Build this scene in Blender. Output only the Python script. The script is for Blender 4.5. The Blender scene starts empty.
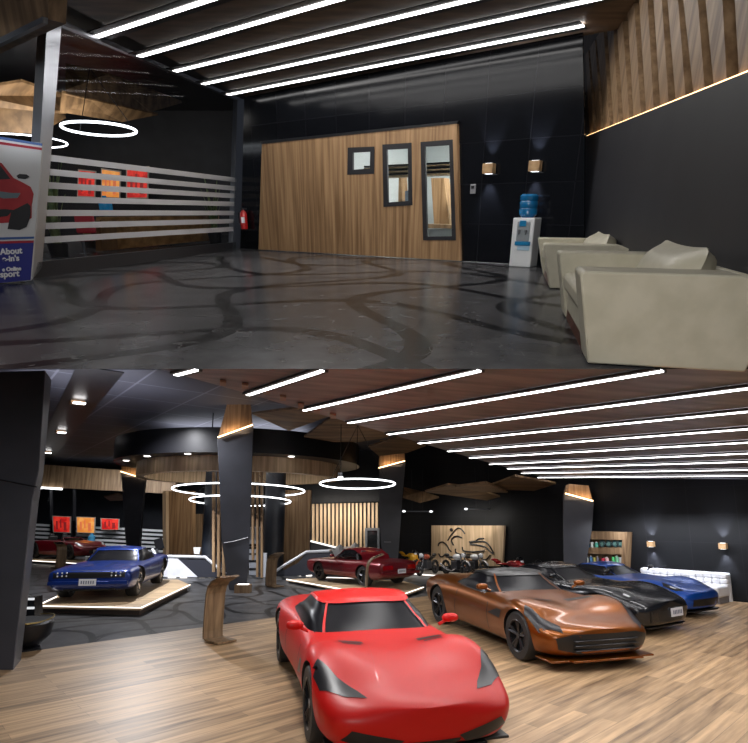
import bpy, bmesh, math, random
from mathutils import Vector, Matrix
from mathutils.bvhtree import BVHTree
from math import sin, cos, tan, atan, pi, radians, sqrt
random.seed(7)
SC = bpy.context.scene; COL = SC.collection
# ------------------------------------------------------------ camera, world, exposure
F, CY = 540.0, 420.0
HB, HA = 2.0, 0.95
PB = atan((520-CY)/F); PA = atan((211-CY)/F)
cd = bpy.data.cameras.new('camera'); cam = bpy.data.objects.new('camera', cd); COL.objects.link(cam)
cam.location = (0, 0, HB); cam.rotation_euler = (pi/2+PB, 0, 0)
cd.sensor_fit = 'HORIZONTAL'; cd.sensor_width = 36; cd.lens = 36*F/748; cd.shift_y = (CY-371.5)/748
cd.clip_start = 0.05; cd.clip_end = 200
SC.camera = cam
w = bpy.data.worlds.new('world'); SC.world = w; w.use_nodes = True
bg = w.node_tree.nodes['Background']; bg.inputs[0].default_value = (0.75, 0.82, 1, 1); bg.inputs[1].default_value = 0.08
SC.view_settings.view_transform = 'Standard'; SC.view_settings.look = 'None'
SC.view_settings.gamma = 1; SC.view_settings.exposure = 0.0; SC.view_settings.use_curve_mapping = False
try:
    SC.cycles.use_denoising = True; SC.cycles.max_bounces = 6; SC.cycles.caustics_reflective = False; SC.cycles.caustics_refractive = False
    SC.cycles.sample_clamp_indirect = 4
except Exception: pass

# ------------------------------------------------------------ frames: lower showroom (level) and upper lounge (raked)
class Frame:
    def __init__(s, pitch, H, M): s.p, s.H, s.M = pitch, H, M
    def ray(s, px, py):
        u, v = (px-374)/F, (py-CY)/F
        return Vector((u, cos(s.p)+sin(s.p)*v, sin(s.p)-cos(s.p)*v))
    def org(s): return Vector((0, 0, s.H))
    def fl(s, px, py, z=0.0):
        d = s.ray(px, py); return s.org()+d*((z-s.H)/d.z)
    def aty(s, px, py, Y):
        d = s.ray(px, py); return s.org()+d*(Y/d.y)
    def pl(s, px, py, P):
        d = s.ray(px, py); p0, n = P
        return s.org()+d*((p0-s.org()).dot(n)/d.dot(n))
def vplane(a, b):
    d = (b-a); d.z = 0; d.normalize(); return (a.copy(), Vector((-d.y, d.x, 0)))
FB = Frame(PB, HB, Matrix.Identity(4))
FA = Frame(PA, HA, Matrix.Translation((0, 0, HB)) @ Matrix.Rotation(PB-PA, 4, 'X') @ Matrix.Translation((0, 0, -HA)))
SEAM = 369.0
def seam_z(fr, Y):
    d = fr.ray(374, SEAM); return fr.H + d.z/d.y*Y
CUR = FB
# ------------------------------------------------------------ materials
MATS = {}
def pm(name, col, rough=.5, metal=0, coat=0, emit=None, es=0, alpha=1, spec=.5, trans=0):
    if name in MATS: return MATS[name]
    m = bpy.data.materials.new(name); m.use_nodes = True; b = m.node_tree.nodes['Principled BSDF']
    b.inputs['Base Color'].default_value = (*col, 1); b.inputs['Roughness'].default_value = rough
    b.inputs['Metallic'].default_value = metal; b.inputs['Coat Weight'].default_value = coat; b.inputs['Coat Roughness'].default_value = .06
    b.inputs['Specular IOR Level'].default_value = spec; b.inputs['Transmission Weight'].default_value = trans
    if emit: b.inputs['Emission Color'].default_value = (*emit, 1); b.inputs['Emission Strength'].default_value = es
    b.inputs['Alpha'].default_value = alpha
    MATS[name] = m; return m
def nd(m, t, **k):
    n = m.node_tree.nodes.new(t)
    for a, v in k.items():
        if a in ('loc',): continue
        setattr(n, a, v)
    return n
def lk(m, a, b): m.node_tree.links.new(a, b)
def varied(name, c1, c2, scale=(4, 4, 4), rough=.5, detail=4, metal=0, coat=0, rot=0, bump=0, contrast=(.35, .65), spec=.5):
    """noise stretched along an axis: wood, cloth, plaster, paint"""
    if name in MATS: return MATS[name]
    m = pm(name, c1, rough, metal, coat, spec=spec); b = m.node_tree.nodes['Principled BSDF']
    tc = nd(m, 'ShaderNodeTexCoord'); mp = nd(m, 'ShaderNodeMapping'); mp.inputs['Scale'].default_value = scale; mp.inputs['Rotation'].default_value = (0, 0, rot)
    mp.vector_type = 'TEXTURE' if False else 'POINT'
    no = nd(m, 'ShaderNodeTexNoise'); no.inputs['Scale'].default_value = 1; no.inputs['Detail'].default_value = detail
    cr = nd(m, 'ShaderNodeValToRGB'); cr.color_ramp.elements[0].position = contrast[0]; cr.color_ramp.elements[1].position = contrast[1]
    cr.color_ramp.elements[0].color = (*c1, 1); cr.color_ramp.elements[1].color = (*c2, 1)
    lk(m, tc.outputs['Object'], mp.inputs[0]); lk(m, mp.outputs[0], no.inputs['Vector']); lk(m, no.outputs[0], cr.inputs[0]); lk(m, cr.outputs[0], b.inputs['Base Color'])
    if bump:
        bp = nd(m, 'ShaderNodeBump'); bp.inputs['Strength'].default_value = bump; bp.inputs['Distance'].default_value = .01
        lk(m, no.outputs[0], bp.inputs['Height']); lk(m, bp.outputs[0], b.inputs['Normal'])
    return m
def emis(name, col, s): return pm(name, (.0, .0, .0), .5, emit=col, es=s)
W_WALL = varied('wood_panelling', (.21, .115, .05), (.44, .27, .135), (13, 13, .5), .55, 5)
W_DARK = varied('wood_dark_ceiling', (.10, .064, .042), (.21, .14, .095), (1.2, 5, 5), .5, 4)
W_SLAT = varied('wood_slat', (.17, .10, .05), (.36, .235, .13), (9, 9, .6), .5, 5)
W_SHEET = varied('wood_sheet', (.12, .073, .036), (.27, .17, .085), (.5, 6, 3), .5, 4)
W_PALE = varied('wood_pale', (.42, .29, .17), (.68, .50, .32), (9, 9, .5), .5, 5)
W_STAND = varied('wood_stand', (.10, .06, .03), (.24, .155, .085), (14, 14, 1.2), .45, 4)
DARKW = varied('dark_wall_paint', (.012, .013, .017), (.02, .021, .026), (2, 2, 2), .55)
GREYP = varied('dark_grey_panel', (.017, .017, .021), (.024, .024, .029), (1.5, 1.5, 1.5), .5)
COLP = varied('column_grey_panel', (.038, .040, .050), (.052, .054, .068), (1.2, 1.2, 1.2), .45)
BLACK = pm('black_satin', (.006, .006, .008), .4)
METAL = pm('brushed_grey_metal', (.22, .23, .25), .35, .8)
LEATHER = varied('cream_leather', (.50, .47, .36), (.58, .545, .43), (6, 6, 6), .42, 5, bump=.15)
WLEATH = pm('white_leather', (.8, .8, .82), .35)
WHITE = pm('white_plastic', (.75, .77, .78), .35)
LED = emis('led_white', (1, .97, .97), 9)
LEDA = emis('led_white_lounge', (1, .98, .97), 7)
LEDS = emis('led_edge', (1, .93, .84), 2.2)
RINGL = emis('led_ring', (.93, .97, 1), 5)
WARM = emis('led_warm', (1, .62, .28), 2.2)
STRIPE = pm('frosted_stripe', (.50, .49, .50), .6)
def tile_dark(name='dark_tile', s=1.4, c=(.0045, .005, .0065), g=(.012, .012, .015), axis='XZ'):
    m = pm(name, c, .38, spec=.25); b = m.node_tree.nodes['Principled BSDF']
    tc = nd(m, 'ShaderNodeTexCoord'); sx = nd(m, 'ShaderNodeSeparateXYZ'); cb = nd(m, 'ShaderNodeCombineXYZ')
    br = nd(m, 'ShaderNodeTexBrick'); br.offset = 0
    br.inputs['Color1'].default_value = (*c, 1); br.inputs['Color2'].default_value = tuple(x*1.35 for x in c)+(1,); br.inputs['Mortar'].default_value = (*g, 1)
    br.inputs['Scale'].default_value = s; br.inputs['Mortar Size'].default_value = .008; br.inputs['Brick Width'].default_value = 1; br.inputs['Row Height'].default_value = 1
    lk(m, tc.outputs['Object'], sx.inputs[0]); lk(m, sx.outputs[0], cb.inputs[0]); lk(m, sx.outputs[2], cb.inputs[1]); lk(m, cb.outputs[0], br.inputs['Vector'])
    lk(m, br.outputs['Color'], b.inputs['Base Color']); return m
TILE = tile_dark(); TILE.node_tree.nodes['Principled BSDF'].inputs['Roughness'].default_value = .13
TILEB = tile_dark('dark_tile_showroom'); TILEB.node_tree.nodes['Principled BSDF'].inputs['Roughness'].default_value = .6
def marble(name, sc, rough=.2):
    m = pm(name, (.02, .02, .022), rough, spec=.12); b = m.node_tree.nodes['Principled BSDF']
    tc = nd(m, 'ShaderNodeTexCoord'); mp = nd(m, 'ShaderNodeMapping'); mp.inputs['Scale'].default_value = (sc, sc, 1); lk(m, tc.outputs['Object'], mp.inputs[0])
    mp.inputs['Rotation'].default_value = (0, 0, .35)
    sp = nd(m, 'ShaderNodeSeparateXYZ'); lk(m, mp.outputs[0], sp.inputs[0])
    def M(op, a, bb=None):
        n = nd(m, 'ShaderNodeMath', operation=op)
        for i, x in enumerate((a, bb)):
            if x is None: continue
            if isinstance(x, (int, float)): n.inputs[i].default_value = x
            else: lk(m, x, n.inputs[i])
        return n.outputs[0]
    X, Y = sp.outputs[0], sp.outputs[1]
    def fam(P, Q, ph):
        wv = M('MULTIPLY', M('SINE', M('ADD', M('MULTIPLY', Q, 2.1), ph)), .42)
        f = M('ABSOLUTE', M('SINE', M('MULTIPLY', M('ADD', P, wv), pi*.95)))
        return M('LESS_THAN', f, .2)
    band = M('MAXIMUM', fam(X, Y, 0.), M('MULTIPLY', fam(Y, X, 1.3), 1.0))
    n1 = nd(m, 'ShaderNodeTexNoise'); n1.inputs['Scale'].default_value = 3; n1.inputs['Detail'].default_value = 8; lk(m, tc.outputs['Object'], n1.inputs['Vector'])
    n2 = nd(m, 'ShaderNodeTexNoise'); n2.inputs['Scale'].default_value = 1.1; n2.inputs['Detail'].default_value = 5; n2.inputs['Distortion'].default_value = .8; lk(m, tc.outputs['Object'], n2.inputs['Vector'])
    vein = M('MULTIPLY', M('LESS_THAN', M('ABSOLUTE', M('SUBTRACT', n2.outputs[0], .5)), .0035), M('GREATER_THAN', n1.outputs[0], .52))
    cr = nd(m, 'ShaderNodeValToRGB'); cr.color_ramp.elements[0].color = (.055, .055, .058, 1); cr.color_ramp.elements[1].color = (.10, .10, .105, 1)
    cr.color_ramp.elements[0].position = .35; cr.color_ramp.elements[1].position = .7; lk(m, n1.outputs[0], cr.inputs[0])
    mx = nd(m, 'ShaderNodeMixRGB'); lk(m, band, mx.inputs[0]); lk(m, cr.outputs[0], mx.inputs[1]); mx.inputs[2].default_value = (.009, .009, .010, 1)
    mx2 = nd(m, 'ShaderNodeMixRGB'); lk(m, vein, mx2.inputs[0]); lk(m, mx.outputs[0], mx2.inputs[1]); mx2.inputs[2].default_value = (.13, .13, .13, 1)
    lk(m, mx2.outputs[0], b.inputs['Base Color']); return m
MARB_A = marble('marble_lounge', .62, .24); MARB_B = marble('marble_showroom', .85, .34)
def planks(name, ang):
    m = pm(name, (.3, .2, .1), .42); b = m.node_tree.nodes['Principled BSDF']
    tc = nd(m, 'ShaderNodeTexCoord'); mp = nd(m, 'ShaderNodeMapping'); mp.inputs['Rotation'].default_value = (0, 0, -ang); lk(m, tc.outputs['Object'], mp.inputs[0])
    br = nd(m, 'ShaderNodeTexBrick'); br.offset = .37; lk(m, mp.outputs[0], br.inputs['Vector'])
    br.inputs['Scale'].default_value = 1; br.inputs['Brick Width'].default_value = 1.9; br.inputs['Row Height'].default_value = .155; br.inputs['Mortar Size'].default_value = .003
    br.inputs['Color1'].default_value = (.11, .062, .030, 1); br.inputs['Color2'].default_value = (.62, .40, .215, 1); br.inputs['Mortar'].default_value = (.06, .04, .025, 1)
    m2 = nd(m, 'ShaderNodeMapping'); m2.inputs['Scale'].default_value = (1.1, 16, 1); lk(m, mp.outputs[0], m2.inputs[0])
    no = nd(m, 'ShaderNodeTexNoise'); no.inputs['Scale'].default_value = 1; no.inputs['Detail'].default_value = 6; lk(m, m2.outputs[0], no.inputs['Vector'])
    cr = nd(m, 'ShaderNodeValToRGB'); cr.color_ramp.elements[0].position = .32; cr.color_ramp.elements[1].position = .68
    cr.color_ramp.elements[0].color = (.12, .07, .035, 1); cr.color_ramp.elements[1].color = (.66, .45, .26, 1); lk(m, no.outputs[0], cr.inputs[0])
    mx = nd(m, 'ShaderNodeMixRGB'); mx.inputs[0].default_value = .55; lk(m, br.outputs[0], mx.inputs[1]); lk(m, cr.outputs[0], mx.inputs[2])
    lk(m, mx.outputs[0], b.inputs['Base Color']); return m
def thin_glass(name, tint=(.8, .85, .9), refl=.12):
    m = bpy.data.materials.new(name); m.use_nodes = True; t = m.node_tree; t.nodes.clear()
    o = t.nodes.new('ShaderNodeOutputMaterial'); a = t.nodes.new('ShaderNodeBsdfTransparent'); g = t.nodes.new('ShaderNodeBsdfGlossy'); mx = t.nodes.new('ShaderNodeMixShader')
    a.inputs[0].default_value = (*tint, 1); g.inputs['Roughness'].default_value = .02; mx.inputs[0].default_value = refl
    t.links.new(a.outputs[0], mx.inputs[1]); t.links.new(g.outputs[0], mx.inputs[2]); t.links.new(mx.outputs[0], o.inputs[0]); MATS[name] = m; return m
GLASS = thin_glass('clear_glass', (.95, .96, .98), refl=.004)
AGLASS = pm('dark_tinted_glass', (.006, .006, .008), .28, spec=.12)
BGLASS = thin_glass('smoked_windscreen', (.32, .33, .36), .10)

# ------------------------------------------------------------ mesh helpers
class MB:
    def __init__(s): s.v, s.f, s.m = [], [], []
    def add(s, vs, fs, mi=0):
        n = len(s.v); s.v += [Vector(p) for p in vs]; s.f += [tuple(i+n for i in f) for f in fs]; s.m += [mi]*len(fs); return s
    def poly(s, pts, ext=None, mi=0):
        n = len(pts)
        if ext is None: return s.add(pts, [tuple(range(n))], mi)
        e = Vector(ext); q = [Vector(p)+e for p in pts]
        return s.add(list(pts)+q, [tuple(range(n))[::-1], tuple(range(n, 2*n))]+[(i, (i+1) % n, (i+1) % n+n, i+n) for i in range(n)], mi)
    def box(s, c, d, rz=0, rx=0, ry=0, mi=0):
        R = Matrix.Rotation(rz, 3, 'Z') @ Matrix.Rotation(ry, 3, 'Y') @ Matrix.Rotation(rx, 3, 'X'); c = Vector(c)
        vs = [c+R @ Vector((x*d[0]/2, y*d[1]/2, z*d[2]/2)) for z in (-1, 1) for x, y in ((-1, -1), (1, -1), (1, 1), (-1, 1))]
        return s.add(vs, [(3, 2, 1, 0), (4, 5, 6, 7), (0, 1, 5, 4), (1, 2, 6, 5), (2, 3, 7, 6), (3, 0, 4, 7)], mi)
    def tube(s, pts, r, n=8, closed=False, mi=0, flat=None):
        pts = [Vector(p) for p in pts]; N = len(pts); rings = []
        up0 = Vector((0, 0, 1))
        for i, p in enumerate(pts):
            a = pts[(i-1) % N] if (closed or i) else p; b = pts[(i+1) % N] if (closed or i < N-1) else p
            t = (b-a).normalized(); u = up0 if abs(t.z) < .95 else Vector((1, 0, 0))
            x = t.cross(u).normalized(); y = x.cross(t); rr = r[i] if isinstance(r, (list, tuple)) else r
            f2 = flat if flat else 1
            rings.append([p+x*cos(2*pi*k/n)*rr+y*sin(2*pi*k/n)*rr*f2 for k in range(n)])
        fs = []; M_ = N if closed else N-1
        for i in range(M_):
            for k in range(n):
                a, b = i*n, ((i+1) % N)*n; fs.append((a+k, a+(k+1) % n, b+(k+1) % n, b+k))
        if not closed: fs += [tuple(range(n))[::-1], tuple((N-1)*n+k for k in range(n))]
        return s.add([q for rg in rings for q in rg], fs, mi)
    def lathe(s, prof, c=(0, 0, 0), n=24, axis='Z', mi=0, close=False):
        c = Vector(c); vs = []
        for r, h in prof:
            for k in range(n):
                a = 2*pi*k/n
                q = Vector((r*cos(a), r*sin(a), h)) if axis == 'Z' else (Vector((r*cos(a), h, r*sin(a))) if axis == 'Y' else Vector((h, r*cos(a), r*sin(a))))
                vs.append(c+q)
        P = len(prof); fs = []
        for i in range(P if close else P-1):
            j = (i+1) % P
            for k in range(n): fs.append((i*n+k, i*n+(k+1) % n, j*n+(k+1) % n, j*n+k))
        return s.add(vs, fs, mi)
    def ell(s, c, d, n=16, rz=0, mi=0, sq=1.0):
        R = Matrix.Rotation(rz, 3, 'Z'); c = Vector(c); vs = []; m = n//2
        sg = lambda x: math.copysign(abs(x)**sq, x)
        for i in range(m+1):
            ph = -pi/2+pi*i/m
            for k in range(n):
                a = 2*pi*k/n; vs.append(c+R @ Vector((d[0]*sg(cos(ph))*sg(cos(a)), d[1]*sg(cos(ph))*sg(sin(a)), d[2]*sg(sin(ph)))))
        fs = [(i*n+k, i*n+(k+1) % n, (i+1)*n+(k+1) % n, (i+1)*n+k) for i in range(m) for k in range(n)]
        return s.add(vs, fs, mi)
    def build(s, name, mat, parent=None, smooth=False, bevel=0, sub=0, base=None, local=False, solid=0):
        me = bpy.data.meshes.new(name); o = bpy.data.objects.new(name, me); COL.objects.link(o)
        vs = s.v
        if parent is not None:
            b = Vector(parent.get('_b', (0, 0, 0))) if not local else Vector((0, 0, 0))
            o.parent = parent
        else:
            if base is None:
                n = len(vs); b = Vector((sum(v.x for v in vs)/n, sum(v.y for v in vs)/n, min(v.z for v in vs)))
            else: b = Vector(base)
            o.matrix_world = CUR.M @ Matrix.Translation(b)
            o['_b'] = tuple(b)
        me.from_pydata([tuple(v-b) for v in vs], [], s.f)
        for m in (mat if isinstance(mat, (list, tuple)) else [mat]): me.materials.append(m)
        for p, mi in zip(me.polygons, s.m): p.material_index = mi
        bm = bmesh.new(); bm.from_mesh(me); bmesh.ops.recalc_face_normals(bm, faces=bm.faces); bm.to_mesh(me); bm.free()
        if bevel:
            md = o.modifiers.new('bevel', 'BEVEL'); md.width = bevel; md.segments = 2; md.limit_method = 'ANGLE'
        if sub:
            md = o.modifiers.new('sub', 'SUBSURF'); md.levels = sub; md.render_levels = sub
        if smooth:
            for p in me.polygons: p.use_smooth = True
            if not sub: me.set_sharp_from_angle(angle=radians(38))
        return o
def tag(o, label=None, cat=None, group=None, kind=None):
    if label: o['label'] = label
    if cat: o['category'] = cat
    if group: o['group'] = group
    if kind: o['kind'] = kind
    return o
def thing(name, base, label, cat, group=None, rz=0, kind=None):
    o = bpy.data.objects.new(name, None); COL.objects.link(o); o.empty_display_size = .1
    o.matrix_world = CUR.M @ Matrix.Translation(Vector(base)) @ Matrix.Rotation(rz, 4, 'Z')
    o['_b'] = tuple(base)
    return tag(o, label, cat, group, kind)
def dup(o, parent=None):
    c = o.copy(); COL.objects.link(c)
    if parent is not None: c.parent = parent
    for ch in list(o.children): dup(ch, c)
    return c
def place(o, base, rz=0, s=1, rx=0):
    o.matrix_world = CUR.M @ Matrix.Translation(Vector(base)) @ Matrix.Rotation(rz, 4, 'Z') @ Matrix.Rotation(rx, 4, 'X') @ Matrix.Scale(s, 4)
def light(name, kind, loc, energy, col=(1, 1, 1), size=.5, sy=None, look=None, spot=None, blend=.5, parent=None):
    d = bpy.data.lights.new(name, kind); o = bpy.data.objects.new(name, d); COL.objects.link(o)
    d.energy = energy; d.color = col
    if kind == 'AREA':
        d.size = size
        if sy: d.shape = 'RECTANGLE'; d.size_y = sy
    else: d.shadow_soft_size = size
    if kind == 'SPOT': d.spot_size = radians(spot or 60); d.spot_blend = blend
    R = Matrix.Identity(4)
    if look is not None: R = (Vector(look)-Vector(loc)).to_track_quat('-Z', 'Y').to_matrix().to_4x4()
    o.matrix_world = CUR.M @ Matrix.Translation(Vector(loc)) @ R
    return o
def structure(o): o['kind'] = 'structure'; return o
def text_obj(name, txt, parent, p0, xdir, ydir, size, mat, depth=.004, bold=0, shear=0):
    c = bpy.data.curves.new(name, 'FONT'); c.body = txt; c.size = size; c.extrude = depth; c.shear = shear; c.offset = bold
    t = bpy.data.objects.new(name, c); COL.objects.link(t)
    me = bpy.data.meshes.new_from_object(t); bpy.data.objects.remove(t)
    x = Vector(xdir).normalized(); y = Vector(ydir).normalized(); z = x.cross(y)
    b = Vector(parent.get('_b', (0, 0, 0)))
    for v in me.vertices: q = v.co.copy(); v.co = Vector(p0)-b+x*q.x+y*q.y+z*q.z
    me.materials.clear(); me.materials.append(mat)
    o = bpy.data.objects.new(name, me); COL.objects.link(o); o.parent = parent; return o

# ============================================================ UPPER LOUNGE (frame A)
CUR = FA; A = FA
Y0 = A.fl(374, SEAM).y
up = Vector((0, 0, 1))
def seamA(Y): return seam_z(A, Y)
# floor with a feathered front edge
mb = MB(); mb.poly([(-30, Y0, 0), (12, Y0, 0), (12, 34, 0), (-30, 34, 0)])
structure(mb.build('floor', MARB_A, base=(0, 0, 0)))
# walls
gl_a, gl_b = A.fl(33, 279), A.fl(237, 249)           # glazed left side
bk_a, bk_b = gl_b.copy(), A.fl(583, 268)              # rear wall
PG = vplane(gl_a, gl_b); PBK = vplane(bk_a, bk_b)
rt_a, rt_b = A.fl(583, 268), A.fl(752, 369)
PR = vplane(rt_a, rt_b)
nB = PBK[1] if PBK[1].y > 0 else -PBK[1]              # pointing away from the viewer
nG = PG[1] if PG[1].x < 0 else -PG[1]
nR = PR[1] if PR[1].x > 0 else -PR[1]
CZ = 3.36
dirB = (bk_b-bk_a).normalized()
Bp = lambda x, y: A.pl(x, y, PBK)
# rear wall with openings where the windows of the wood panel are
def holed(mbx, outer, holes, P, depth, n):
    """outer rectangle in-plane strips around convex holes: triangulated fill"""
    bm = bmesh.new(); edges = []
    for loop in [outer]+holes:
        vs = [bm.verts.new(p) for p in loop]
        for i in range(len(vs)): edges.append(bm.edges.new((vs[i], vs[(i+1) % len(vs)])))
    bmesh.ops.triangle_fill(bm, use_beauty=True, edges=edges, normal=n)
    bm.verts.index_update(); V = [v.co.copy() for v in bm.verts]; Fc = [tuple(v.index for v in f.verts) for f in bm.faces]; bm.free()
    mbx.add(V, Fc); N = len(V); mbx.add([v+n*depth for v in V], Fc)
    k = 0
    for loop in [outer]+holes:
        m = len(loop); mbx.add(list(loop)+[p+n*depth for p in loop], [(i, (i+1) % m, (i+1) % m+m, i+m) for i in range(m)])
wins = [[(350.5, 148), (377, 147), (376.6, 174), (350, 175)], [(385, 145), (414, 143.2), (414.8, 205.3), (386, 207)], [(423, 142.5), (455, 140), (458, 240), (425.5, 240)]]
inner = [[(355.5, 153), (373, 152), (372.5, 168.8), (355.5, 170)], [(389.5, 150), (410.5, 149), (410.8, 201), (390.5, 202.5)], [(427.5, 147), (451.5, 145.5), (454, 236), (429.5, 236.5)]]
mb = MB(); outer = [Bp(240.5, 248.2), bk_b+dirB*.02, Bp(584.5, 137), Bp(582, 0), Bp(246.5, 0)]
holed(mb, outer, [[Bp(*p) for p in q] for q in wins], PBK, .05, nB)
structure(mb.build('wall_back', TILE, base=bk_a))
# wood feature panel
wpan = [(264.7, 144), (459, 124), (462.2, 260.6), (261, 249.3)]
q = [Bp(*p)-nB*.09 for p in wpan]
pan = MB(); hol = [[Bp(*p)-nB*.09 for p in h] for h in wins]
holed(pan, q, hol, PBK, .088, nB)
wp = thing('wood_wall_panel', Bp(362, 255), 'large oak plank feature panel with three dark framed windows on the black rear wall', 'wall panel')
pan.build('panel_board', W_WALL, wp)
mb = MB()
tr = [(263.3, 141.8), (460.5, 121.4), (459.3, 124.2), (264.7, 144.4)]
mb.poly([Bp(*p)-nB*.1 for p in tr], nB*.1); mb.build('top_trim', BLACK, wp)
structure_win = []
for i, (o_, n_) in enumerate(zip(wins, inner)):
    fr = MB(); oo = [Bp(*p)-nB*.10 for p in o_]; ii = [Bp(*p)-nB*.10 for p in n_]
    holed(fr, oo, [ii], PBK, .05, nB)
    f = fr.build('window_%d' % (i+1), varied('window_frame_grey', (.014, .014, .017), (.022, .022, .026), (3, 3, 3), .5), base=oo[3]); structure(f)
    g = MB(); g.poly([p+nB*.02 for p in ii], nB*.01); g.build('pane', thin_glass('pane_glass', (.93, .95, .95), .02) if i == 0 else MATS['pane_glass'], f)
# back room behind the windows
bw = nB; dr = dirB
c0 = Bp(345, 252); c1 = Bp(476, 262)
OFFW = pm('office_white', (.62, .66, .66), .6)
def room_pt(s, d, z): return Bp(362, 255)+dr*s+bw*d+up*z if False else (c0+dr*s+bw*d+up*z)
LW = (c1-c0).length
mb = MB(); mb.poly([c0+dr*-.6+bw*4.4, c0+dr*(LW+.75)+bw*4.4, c0+dr*(LW+.75)+bw*4.4+up*3.2, c0+dr*-.6+bw*4.4+up*3.2], bw*.1); structure(mb.build('wall_office_back', OFFW))
mb = MB(); mb.poly([c0+dr*-.6+bw*.14, c0+dr*-.6+bw*4.4, c0+dr*-.6+bw*4.4+up*3.2, c0+dr*-.6+bw*.14+up*3.2], -dr*.1); structure(mb.build('wall_office_left', OFFW))
mb = MB(); mb.poly([c0+dr*(LW+.75)+bw*.14, c0+dr*(LW+.75)+bw*4.4, c0+dr*(LW+.75)+bw*4.4+up*3.2, c0+dr*(LW+.75)+bw*.14+up*3.2], dr*.1); structure(mb.build('wall_office_right', OFFW))
mb = MB(); mb.poly([c0+dr*-.6+bw*.14+up*3.2, c0+dr*(LW+.75)+bw*.14+up*3.2, c0+dr*(LW+.75)+bw*4.4+up*3.2, c0+dr*-.6+bw*4.4+up*3.2], up*.1); structure(mb.build('ceiling_office', OFFW))
cen = c0+dr*(LW*.6+.4)+bw*2.0
o = thing('office_ceiling_lamp', cen+up*3.1, 'glowing round white ceiling lamp in the room behind the panel windows', 'lamp')
mb = MB(); mb.lathe([(0, 0), (.3, 0), (.33, .05), (.33, .1), (0, .1)], cen+up*3.09, 24); mb.build('lamp_disc', emis('office_lamp', (1, .98, .95), 14), o, smooth=True)
light('office_lamp_light', 'AREA', cen+up*3.0, 260, (1, .98, .95), 1.4, look=cen)
PW = (Bp(400, 255)+bw*3.2, PBK[1]); PW2 = (Bp(400, 255)+bw*1.6, PBK[1])
mb = MB(); mb.poly([A.pl(*p, PW) for p in [(431, 178), (444, 178), (449.5, 225), (434, 225)]], bw*.3)
tag(mb.build('leaning_wood_column', W_WALL), 'slanted oak column seen through the tallest window', 'column')
mb = MB(); mb.poly([A.pl(*p, PW) for p in [(386, 177), (401, 176), (402.5, 204), (386, 204)]], bw*.3)
tag(mb.build('wood_column', W_WALL), 'upright oak column seen through the middle window', 'column')
sc_ = thing('slatted_ceiling_baffle', A.pl(420, 170, PW2), 'dark and pale wooden slat baffle hanging behind the windows', 'ceiling baffle')
for k in range(6):
    y = 162+k*2.2; mb = MB(); mb.poly([A.pl(*p, PW2) for p in [(342, y+5), (466, y-1), (466, y+.2), (342, y+6.2)]], bw*.5)
    mb.build('slat', BLACK if k % 2 == 0 else W_PALE, sc_)
mb = MB(); mb.poly([A.pl(*p, (Bp(400, 255)+bw*2.6, PBK[1])) for p in [(424, 224), (462, 225), (462, 229), (424, 228)]], bw*.5)
mb.poly([A.pl(*p, (Bp(400, 255)+bw*2.7, PBK[1])) for p in [(426, 229), (460, 229), (460, 246), (426, 246)]], bw*.3, 1)
tag(mb.build('office_counter', [W_SLAT, OFFW]), 'low white counter with wooden top behind the tallest window', 'counter')
mb = MB(); mb.poly([A.pl(*p, (Bp(400, 255)+bw*2.9, PBK[1])) for p in [(450.5, 187), (454, 187), (454.5, 208), (451, 208)]], bw*.2)
tag(mb.build('office_locker', pm('blue_grey', (.08, .11, .16), .5)), 'narrow blue grey cabinet at the right edge of the tallest window', 'cabinet')
mb = MB(); mb.poly([A.pl(*p, (Bp(400, 255)+bw*2.9, PBK[1])) for p in [(405, 191), (412, 190), (412, 204), (405, 204)]], bw*.2)
tag(mb.build('office_machine', pm('blue_grey2', (.12, .15, .19), .5)), 'small grey machine in the lower corner of the middle window', 'machine')

# right wall: dark panel below, lit timber slats above
Rp = lambda x, y: A.pl(x, y, PR)
rd = (rt_b-rt_a).normalized()
near = rt_a+rd*((rt_a.y-1.2)/-rd.y)
yk = rt_a+rd*((rt_a.y-Y0)/-rd.y)
bot = [rt_a, yk, Vector((near.x, near.y, seamA(near.y)))]
t0, t1 = Rp(584.5, 137), Rp(748, 84.5)
sl = (t1.z-t0.z)/(t1-t0).dot(rd)
def ztrim(s): return t0.z+sl*s
s_near = (near-rt_a).dot(rd)
mb = MB(); mb.poly([Rp(582.6, 268)]+bot[1:]+[near+up*ztrim(s_near), Rp(584, 137)], nR*.25)
structure(mb.build('wall_right', GREYP, base=rt_a))
mb = MB(); off = nR*.16
mb.poly([Rp(577, 139.5)+off, near+off+up*(ztrim(s_near)), near+off+up*CZ*1.25, Rp(571, -60)+off], nR*.12)
structure(mb.build('wall_right_upper', varied('dark_wood_back', (.05, .03, .017), (.11, .068, .038), (6, 6, .6), .6), base=rt_a))
sx = thing('wall_slat_cladding', rt_a+up*2.2, 'tall angled timber slats with warm glow under them along the right wall', 'wall cladding')
mb = MB()
xs = [(586.5, 590.5), (593.5, 598), (601, 606), (609.5, 615), (619, 625), (629, 636), (641, 648.5), (655, 663), (670, 679.5), (687.5, 698), (707, 719), (731, 745)]
tops = [(581, 584), (585, 591), (592.5, 600), (603.5, 609.5), (613, 619), (624, 631), (636, 644), (650, 658), (664, 674), (680, 693), (701, 716), (728, 745)]
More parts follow.
